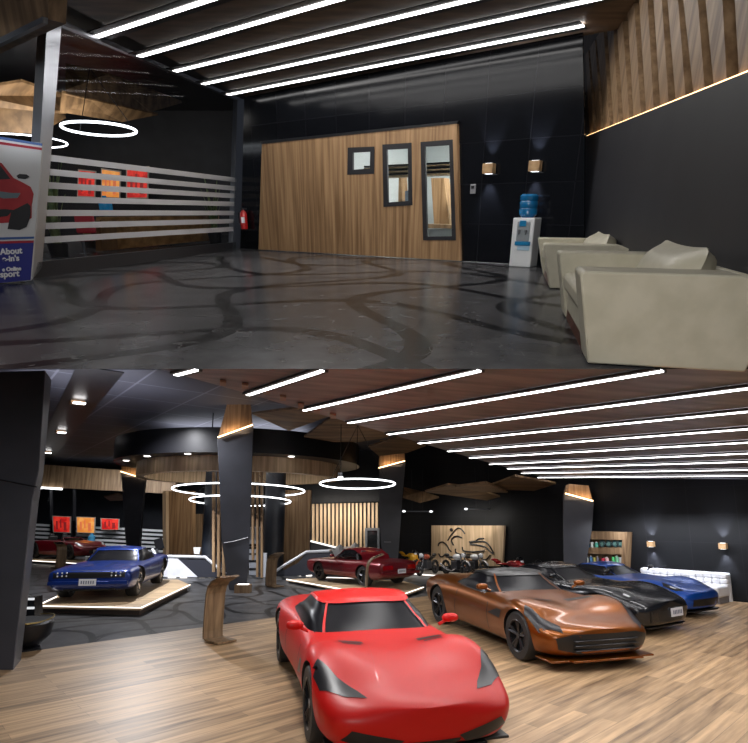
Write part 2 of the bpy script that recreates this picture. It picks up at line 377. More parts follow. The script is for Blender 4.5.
for (a, b), (ta, tb) in zip(xs, tops):
    ya = 137-(a-584.5)*.321; yb = 137-(b-584.5)*.321
    P0 = Rp(a, ya-1); P1 = Rp(b, yb-1)
    T0 = Rp(ta, min(ya-40, 30)); T1 = Rp(tb, min(yb-40, 30))
    # carry the slat on to the ceiling
    def ext(P, T): d = (T-P); return P+d*((CZ*1.2-P.z)/d.z)
    mb.poly([P0+nR*.06, P1+nR*.06, ext(P1, T1)+nR*.06, ext(P0, T0)+nR*.06], nR*.12)
mb.build('slats', W_SLAT, sx)
mb = MB(); mb.tube([Rp(585, 137)+nR*.035+up*.012, near+nR*.035+up*(ztrim(s_near)+.012)], .012, 6); mb.build('glow_strip', emis('warm_led', (1, .6, .28), 5), sx)

# ceiling
P_ = lambda x, y: A.fl(x, y, CZ)
c_l0, c_l1 = A.pl(60, 17, PG), Bp(245, 98)
cz_l = (c_l0.z+c_l1.z)/2; cz_r = Bp(582, 34).z
CZ = (c_l1.z*.5+cz_r*.5)
print('ceiling heights', c_l0.z, c_l1.z, cz_r)
pt0, pt1, pt2 = c_l0, c_l1, Bp(582, 34)
cn = (pt1-pt0).cross(pt2-pt0).normalized(); PC = (pt1, cn)
if cn.z < 0: cn = -cn
PC = (pt1, cn)
Cp = lambda x, y: A.pl(x, y, PC)
def on_c(x, y): return Vector((x, y, pt1.z-((x-pt1.x)*cn.x+(y-pt1.y)*cn.y)/cn.z))
gdir = (gl_b-gl_a).normalized()
n_ = gl_a-gdir*5.5
crn = [on_c(c_l1.x, c_l1.y), on_c(bk_b.x+.3, bk_b.y), on_c(near.x+.5, near.y+1.5), on_c(n_.x, n_.y)]
mb = MB(); mb.poly([p+up*.02 for p in crn], up*.15); structure(mb.build('ceiling', W_DARK, base=crn[0]))
# darker grooves between planks
def strip_pts(a, b, wpx): return a, b
lines = [((95.6, 36), (208, -1)), ((139, 55.6), (332, 0)), ((175, 70.5), (465, 0)), ((203, 83.4), (587, 0)), ((228, 94), (583.5, 24.5))]
Lw = []
for k, (a, b) in enumerate(lines):
    Pa, Pb = Cp(*a), Cp(*b); Lw.append((Pa, Pb))
# carry each strip to the right wall and make them even
dL = (Lw[4][1]-Lw[4][0]).normalized()
grp = 'ceiling light strips of the lounge'
which = ['fifth', 'fourth', 'third', 'second', 'nearest']
lab = ['bright linear ceiling light farthest left and nearest the viewer in the lounge', 'second bright ceiling strip from the left corner post in the lounge', 'middle one of the five bright ceiling strips in the lounge', 'bright ceiling strip second from the black rear wall in the lounge', 'bright ceiling strip closest to the black rear wall in the lounge']
for k, (Pa, Pb) in enumerate(Lw):
    d = (Pb-Pa).normalized(); side = d.cross(up).normalized()
    L = [9.5, 9.5, 9.2, 8.6, (Pb-Pa).length][k]
    e = Pa+d*L
    # stop at the right wall
    t = (rt_a-Pa).dot(nR)/d.dot(nR)
    if t > 0: e = Pa+d*min(L, t-.02)
    hw = .055
    o = thing('linear_ceiling_light', Pa, lab[k], 'ceiling light', grp)
    mb = MB(); mb.poly([Pa-side*hw, e-side*hw, e+side*hw, Pa+side*hw], -up*.02); mb.build('diffuser', LEDA, o)
    mb = MB()
    for s_ in (-1, 1): mb.poly([Pa+side*s_*hw, e+side*s_*hw, e+side*s_*(hw+.16), Pa+side*s_*(hw+.16)], -up*.012)
    mb.build('dark_groove', BLACK, o)
# glazed partition
Gp = lambda x, y: A.pl(x, y, PG)
gp = thing('glass_partition', Gp(130, 262), 'metal framed glass wall with seven frosted stripes on the left of the lounge', 'glass wall')
mb = MB(); mb.poly([Gp(47.5, 16), Gp(62, 20), Gp(42, 268), Gp(32.5, 279)], nG*.16); mb.build('corner_post', pm('post_metal', (.5, .52, .56), .28, .85), gp)
mb = MB(); mb.poly([Gp(237.6, 98), Gp(245, 99.5), Gp(240, 248), Gp(232.5, 250)], nG*.12); mb.build('end_post', METAL, gp)
mb = MB(); mb.poly([Gp(60, 19), Gp(240, 98), Gp(240, 101), Gp(60, 24)], nG*.1); mb.build('top_rail', METAL, gp)
mb = MB(); mb.poly([Gp(38, 262), Gp(236, 242), Gp(236, 249.5), Gp(33, 279)], nG*.1); mb.build('base_rail', pm('rail_dark_metal', (.05, .05, .055), .4, .5), gp)
mb = MB(); mb.poly([Gp(60, 24)+nG*.05, Gp(238, 100)+nG*.05, Gp(234, 243)+nG*.05, Gp(40, 262)+nG*.05], nG*.012); mb.build('glass_pane', GLASS, gp)
Ls = [(51, 158), (50, 172), (49, 185.3), (47.5, 199), (46.6, 213), (45.7, 226), (44.7, 240)]
Rs = [(236.8, 180), (236.4, 188.5), (235.7, 196), (235, 204), (234.6, 213), (234, 221), (233.6, 229)]
for (a, b) in zip(Ls, Rs):
    mb = MB(); mb.poly([Gp(a[0], a[1]-3.2), Gp(b[0], b[1]-2.2), Gp(b[0], b[1]+2.2), Gp(a[0], a[1]+3.2)], nG*.02); mb.build('frosted_stripe', STRIPE, gp)
# left return of the frieze with its own rail
lc = Gp(50, 17)
fd = Vector((-dirB.x, -dirB.y, 0)); PL = vplane(gl_a, gl_a+fd)
Lp = lambda x, y: A.pl(x, y, PL)
mb = MB(); mb.poly([Lp(48, 19), Lp(0, 42), Lp(-90, 88), Lp(-90, -100), Lp(51, -60)], nB*.2)
structure(mb.build('wall_left_frieze', varied('frieze_wood', (.10, .062, .034), (.21, .135, .075), (9, 9, .8), .5)))
mb = MB(); mb.poly([Lp(48, 18), Lp(0, 41), Lp(-90, 87), Lp(-90, 93), Lp(0, 47.5), Lp(48, 24)], -nB*.06)
tag(mb.build('frieze_rail', METAL), 'grey metal rail under the wooden frieze at top left', 'rail')
mb = MB(); sb = A.fl(-70, 279)
# office beyond the glass
mb.poly([A.aty(-160, 280, 24), A.aty(262, 280, 24), A.aty(262, -80, 24), A.aty(-160, -80, 24)], (0, .2, 0)); structure(mb.build('wall_office_rear', DARKW))
mb = MB(); mb.poly([(-26, 8, 4.6), (-4.2, 8, 4.6), (-4.2, 24, 4.6), (-26, 24, 4.6)], (0, 0, .1)); structure(mb.build('ceiling_side_office', BLACK))
def sheet(name, pts, Y, mat, label, fr=A, slope=.06, grp=None, thick=.05):
    """timber canopy panel: outline on a gently tilted plane"""
    Pn = (fr.aty(pts[0][0], pts[0][1], Y), Vector((0.05, slope, 1)).normalized())
    v = [fr.pl(*p, Pn) for p in pts]
    mb = MB(); mb.poly(v, (0, 0, thick)); o = mb.build(name, mat); return tag(o, label, 'ceiling canopy', grp)
def vsheet(name, pts, ys, mat, label, fr=A, grp=None, thick=.06):
    v = [fr.aty(p[0], p[1], y) for p, y in zip(pts, ys)]
    mb = MB(); mb.poly(v, (0, 0, thick)); return tag(mb.build(name, mat), label, 'ceiling canopy', grp)
gA = 'timber ceiling canopies behind the lounge glass'
vsheet('timber_canopy', [(66, 66), (110, 76), (182, 103), (150, 112), (66, 93)], [15, 16, 19, 17.5, 14.5], W_SHEET, 'large upper folded timber canopy panel behind the glass', grp=gA)
vsheet('timber_canopy', [(62, 93), (100, 102), (158, 115), (122, 122), (60, 112)], [15, 16, 18, 17, 15], W_SHEET, 'lower pointed timber canopy panel hanging over the ring lamp behind the glass', grp=gA)
vsheet('timber_canopy', [(-40, 92), (22, 82), (70, 98), (66, 114), (-40, 104)], [14, 15, 16.5, 16, 14], W_SHEET, 'timber canopy panel left of the bright corner post', grp=gA)
vsheet('timber_canopy', [(-40, 112), (40, 108), (66, 118), (40, 134), (-40, 130)], [15, 16, 17, 16, 15], W_SHEET, 'lowest timber canopy panel above the poster', grp=gA)
def ring(base_px, rx, Y, label, fr, tilt=.06, wire=None, grp=None, mat=RINGL, tube=.035, strength=None, ws=False):
    c = fr.aty(*base_px, Y); D = (c-fr.org()).dot(Vector((0, cos(fr.p), sin(fr.p)))); R = rx/F*D
    o = thing('ring_pendant_lamp', c, label, 'ring lamp', grp)
    pts = [c+Vector((cos(a)*R, sin(a)*R, -sin(a)*R*tilt)) for a in [2*pi*k/64 for k in range(64)]]
    mb = MB(); mb.tube(pts, tube, 8, closed=True); mb.build('light_ring', mat, o, smooth=True)
    mb = MB(); mb.tube([p+Vector((0, 0, tube*1.3)) for p in pts], tube*.75, 6, closed=True); mb.build('housing', BLACK, o, smooth=True)
    if wire:
        mb = MB()
        for a in (.5, 2.6, 4.7):
            p = c+Vector((cos(a)*R, sin(a)*R, -sin(a)*R*tilt)); mb.tube([p, c+Vector((0, 0, wire))], .008, 5)
        mb.build('suspension_wire', BLACK, o)
    return o
ring((99.5, 129), 34, 14.0, 'tilted glowing ring pendant lamp behind the glass above the posters', A, tilt=.06, wire=1.2, tube=.028)
ring((22, 141), 40, 18, 'dim ring pendant lamp partly hidden by the car poster', A, tilt=.05, wire=1, tube=.022)
# posters behind the glass
def poster(px, cols, label, Y, fr, frame=True):
    P0 = [fr.aty(x, y, Y) for x, y in px]
    o = thing('wall_poster', (P0[3]+P0[2])/2, label, 'poster', 'bright posters on the office wall')
    mb = MB(); mb.poly(P0, (0, .04, 0)); mb.build('poster_frame', pm('poster_frame_pale', (.45, .4, .33), .5), o)
    a, b, c, d = P0; m = .06
    def il(u, v): return a*(1-u)*(1-v)+b*u*(1-v)+c*u*v+d*(1-u)*v
    mb = MB(); mb.poly([il(.06, .05)-Vector((0, .01, 0)), il(.94, .05)-Vector((0, .01, 0)), il(.94, .95)-Vector((0, .01, 0)), il(.06, .95)-Vector((0, .01, 0))], (0, .008, 0))
    mt = varied('poster_'+label[:12].replace(' ', '_')+fr_name(fr), cols[0], cols[1], (2.2, 2.2, 2.2), .5, 3, contrast=(.42, .58)); b_ = mt.node_tree.nodes['Principled BSDF']
    cr = [n for n in mt.node_tree.nodes if n.type == 'VALTORGB'][0]; mt.node_tree.links.new(cr.outputs[0], b_.inputs['Emission Color']); b_.inputs['Emission Strength'].default_value = .55
    mb.build('emissive_print', mt, o)  # print and motif have emission put into their colours
    mb = MB()
    for u0, u1, v0, v1 in ((.2, .3, .3, .8), (.42, .5, .2, .7), (.62, .78, .35, .85)): mb.poly([il(u0, v0)-Vector((0, .02, 0)), il(u1, v0)-Vector((0, .02, 0)), il(u1, v1)-Vector((0, .02, 0)), il(u0, v1)-Vector((0, .02, 0))], (0, .005, 0))
    mb.build('print_motif', pm('motif'+label[:6]+fr_name(fr), cols[2], .5, emit=cols[2], es=.4), o)
def fr_name(fr): return 'a' if fr is FA else 'b'
RED1 = ((.5, .01, .01), (.9, .05, .03), (.3, .02, .02)); ORG = ((.8, .25, .04), (1, .42, .1), (.75, .2, .08))
poster([(78, 169), (96, 171), (95, 198), (77, 197)], RED1, 'red poster left of the orange one behind the lounge glass', 22, A)
poster([(101, 168), (121, 171), (120, 199), (101, 198)], ORG, 'orange poster between two red ones behind the lounge glass', 22, A)
poster([(126, 169), (149, 166), (148, 199), (126, 199)], RED1, 'red poster right of the orange one behind the lounge glass', 22, A)
# desk behind the glass
DW = varied('desk_wood', (.20, .10, .035), (.36, .19, .07), (1, 5, 5), .4)
dk = thing('office_desk', A.aty(150, 250, 15), 'long brown wooden desk behind the striped glass', 'desk')
mb = MB(); mb.poly([A.aty(96, 217, 14.2), A.aty(203, 216, 17.5), A.aty(203, 219.5, 17.5), A.aty(96, 221, 14.2)], (.2, 1.1, .0)); mb.build('desk_top', DW, dk)
mb = MB(); mb.poly([A.aty(100, 221, 14.5), A.aty(203, 219.5, 17.6), A.aty(203, 241, 17.6), A.aty(100, 251, 14.5)], (.15, .8, 0)); mb.build('front_panel', DW, dk)
mb = MB(); mb.poly([A.aty(95, 220, 14.3), A.aty(101, 220, 14.3), A.aty(102, 254, 14.3), A.aty(96, 254, 14.3)], (.15, .9, 0)); mb.build('side_panel', varied('desk_wood_dark', (.13, .065, .025), (.22, .11, .04), (5, 5, 1), .4), dk)
o = thing('office_chair', A.aty(86, 257, 13.5), 'grey and red swivel chair beside the desk behind the glass', 'office chair')
bb = A.aty(86, 257, 13.5)
mb = MB(); mb.box(bb+Vector((0, 0, .42)), (.5, .5, .1)); mb.build('seat', pm('chair_red', (.4, .03, .04), .6), o, bevel=.03)
mb = MB(); mb.box(bb+Vector((0, .25, .78)), (.46, .08, .5)); mb.build('backrest', MATS['chair_red'], o, bevel=.03)
mb = MB(); mb.tube([bb+Vector((0, 0, .05)), bb+Vector((0, 0, .4))], .03)
for k in range(5): mb.tube([bb+Vector((0, 0, .08)), bb+Vector((.28*cos(k*1.257), .28*sin(k*1.257), .04))], .02)
mb.build('swivel_base', METAL, o)
def plant(base, h, n, label, spread=.35):
    o = thing('potted_sansevieria', base, label, 'plant')
    b = Vector(base); mb = MB(); mb.lathe([(0, 0), (.16, 0), (.21, .4), (.19, .4), (.17, .34), (0, .34)], b, 20); mb.build('pot', pm('pot_dark', (.03, .03, .03), .5), o, smooth=True)
    mb = MB()
    for k in range(n):
        a = random.random()*6.28; r = random.uniform(.2, 1)*spread; hh = h*random.uniform(.55, 1); w_ = random.uniform(.03, .05)
        t = Vector((-sin(a), cos(a), 0)); pts = []
        for i in range(6):
            u = i/5; c = b+Vector((cos(a)*(.07+r*u*u), sin(a)*(.07+r*u*u), .34+(hh-.34)*u)); ww = w_*(1-u**3)+.004; pts.append((c-t*ww, c+Vector((cos(a), sin(a), 0))*.012, c+t*ww))
        vs = [p for q in pts for p in q]
        fs = [(i*3+j, i*3+j+1, i*3+j+4, i*3+j+3) for i in range(5) for j in range(2)]
        mb.add(vs, fs)
    mb.build('leaves', varied('leaf_green', (.05, .09, .03), (.16, .2, .07), (5, 5, 9), .5), o, smooth=True)
plant(A.aty(61, 262, 12.5), 2.4, 22, 'tall sansevieria plant beside the bright corner post behind the glass', .5)
plant(A.aty(216, 245, 16.8), 1.95, 12, 'smaller sansevieria plant at the far end behind the glass', .35)
plant(A.aty(90, 250, 15.6), 1.1, 10, 'low leafy plant beside the desk behind the glass', .5)
o = thing('desk_water_bottle', A.aty(107, 213.5, 14.8), 'blue water bottle standing on the office desk', 'bottle')
b = A.aty(107, 213.5, 14.8); mb = MB(); mb.lathe([(0, 0), (.16, 0), (.16, .3), (.05, .38), (.05, .42), (0, .42)], b, 18); mb.build('bottle_body', pm('water_blue', (.02, .25, .5), .15, emit=(.02, .3, .6), es=.08), o, smooth=True)
# poster stand at the left edge
sp0 = [(-60, 131), (42.5, 143), (30.5, 280.5), (-72, 288)]
PS = vplane(A.fl(-72, 285), A.fl(31, 283)); Sp = lambda x, y: A.pl(x, y, PS)
nS = PS[1] if PS[1].y > 0 else -PS[1]
ps = thing('poster_stand', Sp(-20, 284), 'white roll up banner with a red sports car and blue foot at the left edge', 'banner stand')
mb = MB(); mb.poly([Sp(*p) for p in sp0], nS*.05); mb.build('banner_board', pm('banner_white', (.60, .60, .60), .5), ps)
sdir = (Sp(40, 200)-Sp(0, 200)).normalized()
def sband(name, y0a, y0b, y1a, y1b, mat, off=.008):
    # in the banner: left edge x=-66, right edge interpolated
    def xr(y): return 42.5-(y-143)*12/137.5
    mb = MB(); mb.poly([Sp(-66, y0a)-nS*off, Sp(xr(y0b), y0b)-nS*off, Sp(xr(y1b), y1b)-nS*off, Sp(-66, y1a)-nS*off], nS*(off-.001)); return mb.build(name, mat, ps)
BLUE = pm('banner_blue', (.02, .025, .22), .5); BRED = pm('banner_red', (.35, .01, .03), .5); BLU2 = pm('banner_light_blue', (.04, .10, .30), .5)
sband('blue_stripe', 126, 143.5, 129, 146, BLU2); sband('red_stripe', 132, 147.8, 135, 150.3, BRED)
sband('blue_foot', 245, 242, 289, 280, BLUE); sband('foot_red_line', 243, 240.3, 246, 242.6, BRED, .012); sband('foot_blue_line', 239, 236.5, 241.6, 238.6, BLU2, .011)
CARR = varied('print_red', (.30, .01, .015), (.42, .02, .025), (3, 3, 3), .5)
def spoly(name, pts, mat, off): 
    mb = MB(); mb.poly([Sp(*p)-nS*off for p in pts], nS*.003); return mb.build(name, mat, ps)
spoly('printed_car_body', [(-60, 176), (-30, 165), (-8, 161), (2, 163), (9, 172), (14, 178), (24, 183), (31, 187), (34, 194), (32, 205), (32, 218), (24, 222), (-60, 226)], CARR, .012)
spoly('printed_car_window', [(-50, 176), (-20, 165), (0, 164.5), (8, 175), (11, 179), (-50, 182)], pm('print_black', (.01, .01, .012), .5), .016)
spoly('printed_headlight', [(-2, 191), (12, 193), (21, 193), (18, 198), (4, 198.5), (-4, 196)], pm('print_grey', (.12, .17, .19), .4), .016)
spoly('printed_mirror', [(17, 176), (20, 174), (27, 174.5), (30, 176.5), (26, 179), (19, 178.5)], MATS['print_black'], .02)
spoly('printed_wheel', [(10, 219), (12, 211), (20, 207), (28, 203), (31, 206), (31, 216), (27, 227), (20, 230), (8, 229)], MATS['print_black'], .016)
spoly('printed_grille', [(-40, 212), (6, 209), (14, 210), (8, 216), (-40, 222)], MATS['print_black'], .018)
BT = pm('banner_text_white', (.75, .75, .78), .5)
def stext(name, t, x, y, size, right=None):
    xd = (Sp(x+8, y-(.55))-Sp(x, y)).normalized(); yd = nS.cross(xd)*1.0
    if yd.z < 0: yd = -yd
    xd = yd.cross(-nS)*-1 if False else xd
    text_obj(name, t, ps, Sp(x, y)-nS*.02, xd, yd, size, BT, .002, .004, .2)
stext('text_about', 'About', 1, 254.5, .11); stext('text_eins', "e-in's", 3, 261.5, .105); stext('text_online', 'e Online', 3, 271.2, .07); stext('text_sport', 'sport', 1, 277.2, .115)
# fire extinguisher
b = Bp(248, 229)-nB*.12
o = thing('fire_extinguisher', b, 'red fire extinguisher on the black wall beside the glass end post', 'fire extinguisher')
mb = MB(); mb.lathe([(0, 0), (.085, 0), (.09, .04), (.09, .36), (.05, .43), (.03, .45), (0, .45)], b, 20); mb.build('cylinder_body', pm('ext_red', (.55, .01, .01), .3, coat=.5), o, smooth=True)
mb = MB(); mb.box(b+Vector((.02, 0, .49)), (.14, .03, .03)); mb.box(b+Vector((0, 0, .46)), (.04, .04, .05)); mb.build('handle', BLACK, o)
mb = MB(); mb.tube([b+Vector((-.03, 0, .46)), b+Vector((-.12, 0, .4)), b+Vector((-.12, 0, .15))], .014); mb.build('hose', BLACK, o, smooth=True)
mb = MB(); mb.box(b+Vector((0, -.088, .22)), (.09, .012, .14)); mb.build('label_plate', WHITE, o)
# switch plate and sconces on the rear wall
c = Bp(473.5, 189)
o = thing('wall_control', c, 'small grey control plate on the black wall right of the oak panel', 'wall switch')
mb = MB(); mb.box(c-nB*.02, (.11, .03, .17), rz=math.atan2(dirB.y, dirB.x)); mb.build('plate', pm('control_grey', (.3, .3, .32), .4), o, bevel=.01)
mb = MB(); mb.box(c-nB*.04+up*.03, (.06, .02, .05), rz=math.atan2(dirB.y, dirB.x)); mb.build('display', BLACK, o)
def sconce(P, n, label, rzd, fr, s=1.0, e=40):
    o = thing('wall_sconce', P, label, 'wall lamp')
    mb = MB(); mb.box(P-n*.11*s, (.2*s, .16*s, .17*s), rz=rzd); mb.build('wood_shade', varied('sconce_wood', (.40, .24, .11), (.58, .38, .2), (5, 5, 5), .5), o, bevel=.008)
    mb = MB(); mb.box(P-n*.01*s, (.12*s, .03, .12*s), rz=rzd); mb.build('mount_plate', BLACK, o)
    for sg in (1, -1):
        mb = MB(); mb.box(P-n*.11*s+up*sg*.088*s, (.12*s, .09*s, .006), rz=rzd); mb.build('lens', emis('sconce_led', (.9, .92, 1), 3), o)
        p = P-n*.13*s+up*sg*.12*s
        l = light('sconce_light', 'SPOT', p, e, (.82, .86, 1), .03, look=p+up*sg*1+n*.22, spot=62, blend=.7)
rb = math.atan2(dirB.y, dirB.x)
sconce(Bp(491.5, 169), nB, 'left of the two small wooden up down sconces on the black lounge wall', rb, A)
sconce(Bp(537.5, 166.5), nB, 'right sconce of the lounge wall above the water cooler', rb, A)
# water cooler
b = A.fl(522.5, 266.5)+nB*.02
WC = thing('water_cooler', b, 'white water cooler with blue bottle against the black wall beside the armchairs', 'water cooler')
rz = rb
def LB(x, y, z): return b+dirB*x-nB*y+up*z
mb = MB(); mb.box(LB(0, 0, .42), (.40, .36, .84), rz=rz); mb.build('cabinet', WHITE, WC, bevel=.02)
mb = MB(); mb.box(LB(0.01, .165, .61), (.24, .06, .34), rz=rz); mb.build('tap_recess', pm('recess_grey', (.30, .33, .35), .4), WC, bevel=.02)
for x in (-.05, .07):
    mb = MB(); mb.box(LB(x, .22, .62), (.035, .06, .05), rz=rz); mb.tube([LB(x, .23, .62), LB(x, .23, .56)], .014); mb.build('tap', METAL, WC, bevel=.006)
mb = MB(); mb.box(LB(.0, .2, .745), (.12, .03, .1), rz=rz); mb.build('blue_badge', pm('cooler_blue', (.01, .2, .42), .3), WC, bevel=.01)
mb = MB(); mb.box(LB(.02, .19, .41), (.28, .04, .07), rz=rz); mb.build('drip_tray', MATS['cooler_blue'], WC, bevel=.01)
mb = MB(); mb.box(LB(.04, .185, .335), (.22, .012, .08), rz=rz); mb.build('label_panel', pm('label_pale', (.4, .6, .75), .5), WC)
mb = MB(); mb.lathe([(0, .0), (.1, .0), (.155, .05), (.158, .14), (.148, .155), (.158, .17), (.158, .26), (.148, .275), (.158, .29), (.158, .36), (.13, .385), (0, .39)], LB(0, 0, .84), 28)
mb.build('bottle', pm('bottle_blue', (.005, .14, .34), .12, coat=.4), WC, smooth=True)

# armchairs
def armchair(base, ax, W, D, H, label, lean, grp, mat=LEATHER, nm='armchair', basem=None):
    """ax = direction from the front edge towards the back; arms across it"""
    ax = Vector(ax).normalized(); sd = Vector((-ax.y, ax.x, 0)); b = Vector(base)      # sd points away from the viewer
    t = .17*W
    o = thing(nm, b+ax*D/2+sd*W/2, label, 'armchair', grp)
    def P(x, y, z): return b+ax*x+sd*y+up*z
    leg = varied('chair_base_wood', (.07, .02, .01), (.13, .04, .02), (6, 6, 2), .4) if basem is None else basem
    for y0 in (0, W-t):
        mb = MB(); prof = [(0.02, .012), (-lean, H*.97), (-lean+.02, H), (D*.80, H*.99), (D*.99, H*.86), (D, .3), (D*.93, .012)]
        mb.poly([P(x, y0, z) for x, z in prof], sd*t); mb.build('arm', mat, o, bevel=.025, smooth=True)
    mb = MB(); mb.box(P(D*.45, W/2, .19), (D*.86, W-2*t-.01, .2), rz=math.atan2(ax.y, ax.x)); mb.build('seat_frame', mat, o, bevel=.02)
    mb = MB(); mb.box(P(D*.42-lean*.3, W/2, .355), (D*.86, W-2*t-.02, .15), rz=math.atan2(ax.y, ax.x)); mb.build('seat_cushion', mat, o, bevel=.045, smooth=True)
    mb = MB(); mb.poly([P(D*.80, t, .3), P(D*.88, t, H*.97), P(D*1.0, t, H*.93), P(D*1.0, t, .1), P(D*.84, t, .1)], sd*(W-2*t)); mb.build('backrest', mat, o, bevel=.03, smooth=True)
    mb = MB(); n = 9; vs = []
    cx, cz, hw, hh, th = D*.66, H*.98, (W-2*t)*.46, H*.40, .34
    for s_ in (-1, 1):
        for i in range(n):
            for j in range(n):
                u = -1+2*i/(n-1); v = -1+2*j/(n-1); pf = (max(0, (1-u**4)*(1-v**4)))**.5; sc = 1-.05*(abs(u)**2*abs(v)**2)*-1
                vs.append(P(cx+v*.07+s_*th*pf*.55, W/2+u*hw*(1-.06*v*v), cz+v*hh*(1-.10*(1-u*u)*(1 if v > 0 else 0))-.10))
    fs = []
    for s_ in (0, 1):
        for i in range(n-1):
            for j in range(n-1): a = s_*n*n+i*n+j; fs.append((a, a+1, a+n+1, a+n))
    mb.add(vs, fs); mb.build('back_cushion', mat, o, smooth=True, sub=1)
    mb = MB(); mb.box(P(D*.45, W/2, .045), (D*.84, W-2*t-.02, .09), rz=math.atan2(ax.y, ax.x)); mb.build('plinth', leg, o)
    return o
f1 = A.fl(584, 365); f2 = A.fl(560.6, 314)
dW = (f2-f1); Wd = dW.length*1.06; sdv = dW.normalized(); axv = Vector((sdv.y, -sdv.x, 0))
armchair(f1, axv, Wd, 1.02, .60, 'nearest cream leather armchair with back cushion at the right edge of the lounge', .10, 'cream leather lounge armchairs')
g1 = A.fl(548, 289); g2 = g1+sdv*Wd*.95
armchair(g1, axv, Wd*.95, 1.0, .56, 'farther cream leather armchair between the water cooler and the nearest armchair', .11, 'cream leather lounge armchairs')
# lights of the lounge: areas under the strips, added fills for chairs and canopies
for k in (0, 1, 2, 3, 4):
    Pa, Pb = Lw[k]; d = (Pb-Pa).normalized(); m = Pa+d*4; 
    o = light('strip_light', 'AREA', m-up*.06, 26, (1, .97, .94), 7.5, .15, look=m-up*2)
    x = Matrix.Rotation(math.atan2(d.y, d.x), 4, 'Z'); o.matrix_world = CUR.M @ Matrix.Translation(m-up*.06) @ x
light('lounge_fill', 'AREA', (-1.5, -1.2, 3.0), 95, (1, .97, .93), 3.0, look=(2.2, 6, 0.4))
light('office_light', 'AREA', (-12, 15.5, 4.3), 150, (1, .95, .88), 4, look=(-12, 16, 0))
light('post_light', 'SPOT', A.aty(40, 70, 6.5)+Vector((-.4, -1.5, .3)), 420, (.9, .95, 1), .2, look=Gp(46, 120), spot=30, blend=.9)
light('canopy_fill', 'AREA', (-7.5, 14.8, 2.0), 110, (1, .9, .78), 1.5, look=(-9.5, 16, 4))  # upward fill added to brighten the timber canopies, no fixture

# ============================================================ LOWER SHOWROOM (frame B)
CUR = FB; B = FB
mb = MB(); mb.poly([(-30, 3.0, 0), (16, 3.0, 0), (16, 40, 0), (-30, 40, 0)]); structure(mb.build('floor', MARB_B, base=(0, 0, 0)))
e0, e1 = B.fl(13, 656), B.fl(408, 600)
ed = (e1-e0).normalized(); eang = math.atan2(ed.y, ed.x)
wr_a, wr_b = B.fl(748, 604), B.fl(430, 571)            # right wall, running away to the left
wd = (wr_b-wr_a).normalized(); PW_ = vplane(wr_a, wr_b); nW = PW_[1] if PW_[1].y > 0 else -PW_[1]
Wp = lambda x, y: B.pl(x, y, PW_)
eL = e0-ed*9; 
t_ = (wr_a-e1).dot(nW)/ed.dot(nW); eR = e1+ed*t_
wr_n = wr_a-wd*6.5
mb = MB(); mb.poly([(eL.x, 1.2, .004), (wr_n.x, 1.2, .004), (wr_n.x, wr_n.y, .004), (eR.x, eR.y, .004), (eL.x, eL.y, .004)], (0, 0, .028))
structure(mb.build('floor_wood', planks('floor_planks', eang), base=(0, 0, 0)))
mb = MB(); mb.tube([eL+up*.018, eR+up*.018], .016, 6); structure(mb.build('trim_1', pm('edge_pale', (.35, .27, .18), .4)))
# right wall
mb = MB(); mb.poly([wr_n, wr_a-wd*0, wr_b+wd*2.6, wr_b+wd*2.6+up*5.6, wr_a+up*5.6, wr_n+up*3.7], nW*.2); structure(mb.build('wall_right', TILEB, base=wr_a))
wc = wr_b+wd*2.6
# rear walls
mb = MB(); mb.poly([Vector((wc.x+.3, 27.4, 0)), Vector((-4.2, 27.4, 0)), Vector((-4.2, 27.4, 5.6)), Vector((wc.x+.3, 27.4, 5.6))], (0, .2, 0)); structure(mb.build('wall_back', DARKW))
mb = MB(); mb.poly([wc, Vector((wc.x, 27.4, 0)), Vector((wc.x, 27.4, 5.6)), wc+up*5.6], (.2, 0, 0)); structure(mb.build('wall_return', DARKW))
mb = MB(); mb.poly([(-4.2, 27.4, 0), (-4.2, 36, 0), (-4.2, 36, 5.6), (-4.2, 27.4, 5.6)], (.2, 0, 0)); structure(mb.build('wall_inner', DARKW))
mb = MB(); mb.poly([(-30, 36, 0), (-4, 36, 0), (-4, 36, 5.6), (-30, 36, 5.6)], (0, .2, 0)); structure(mb.build('wall_back_office', DARKW))
mb = MB(); mb.poly([(-30, 12, 0), (-30, 36, 0), (-30, 36, 5.4), (-30, 12, 5.4)], (-.2, 0, 0)); structure(mb.build('wall_left', DARKW))
# dark tiled ceiling
CH = 5.5; Yc = (CH-2)/((seam_z(B, 1)-2))+.05
def gridceil():
    m = pm('ceiling_dark_tiles', (.03, .03, .036), .6); b = m.node_tree.nodes['Principled BSDF']
    tc = nd(m, 'ShaderNodeTexCoord'); br = nd(m, 'ShaderNodeTexBrick'); br.offset = 0; mp = nd(m, 'ShaderNodeMapping'); mp.inputs['Rotation'].default_value = (0, 0, -math.atan2(wd.y, wd.x))
    br.inputs['Scale'].default_value = .55; br.inputs['Brick Width'].default_value = 1; br.inputs['Row Height'].default_value = 1; br.inputs['Mortar Size'].default_value = .016
    br.inputs['Color1'].default_value = (.085, .085, .105, 1); br.inputs['Color2'].default_value = (.10, .10, .125, 1); br.inputs['Mortar'].default_value = (.2, .2, .24, 1)
    lk(m, tc.outputs['Object'], mp.inputs[0]); lk(m, mp.outputs[0], br.inputs['Vector']); lk(m, br.outputs[0], b.inputs['Base Color']); return m
mb = MB(); mb.poly([(-30, Yc, CH), (16, Yc, CH), (16, 40, CH), (-30, 40, CH)], (0, 0, .05)); structure(mb.build('ceiling', gridceil(), base=(0, 0, CH)))
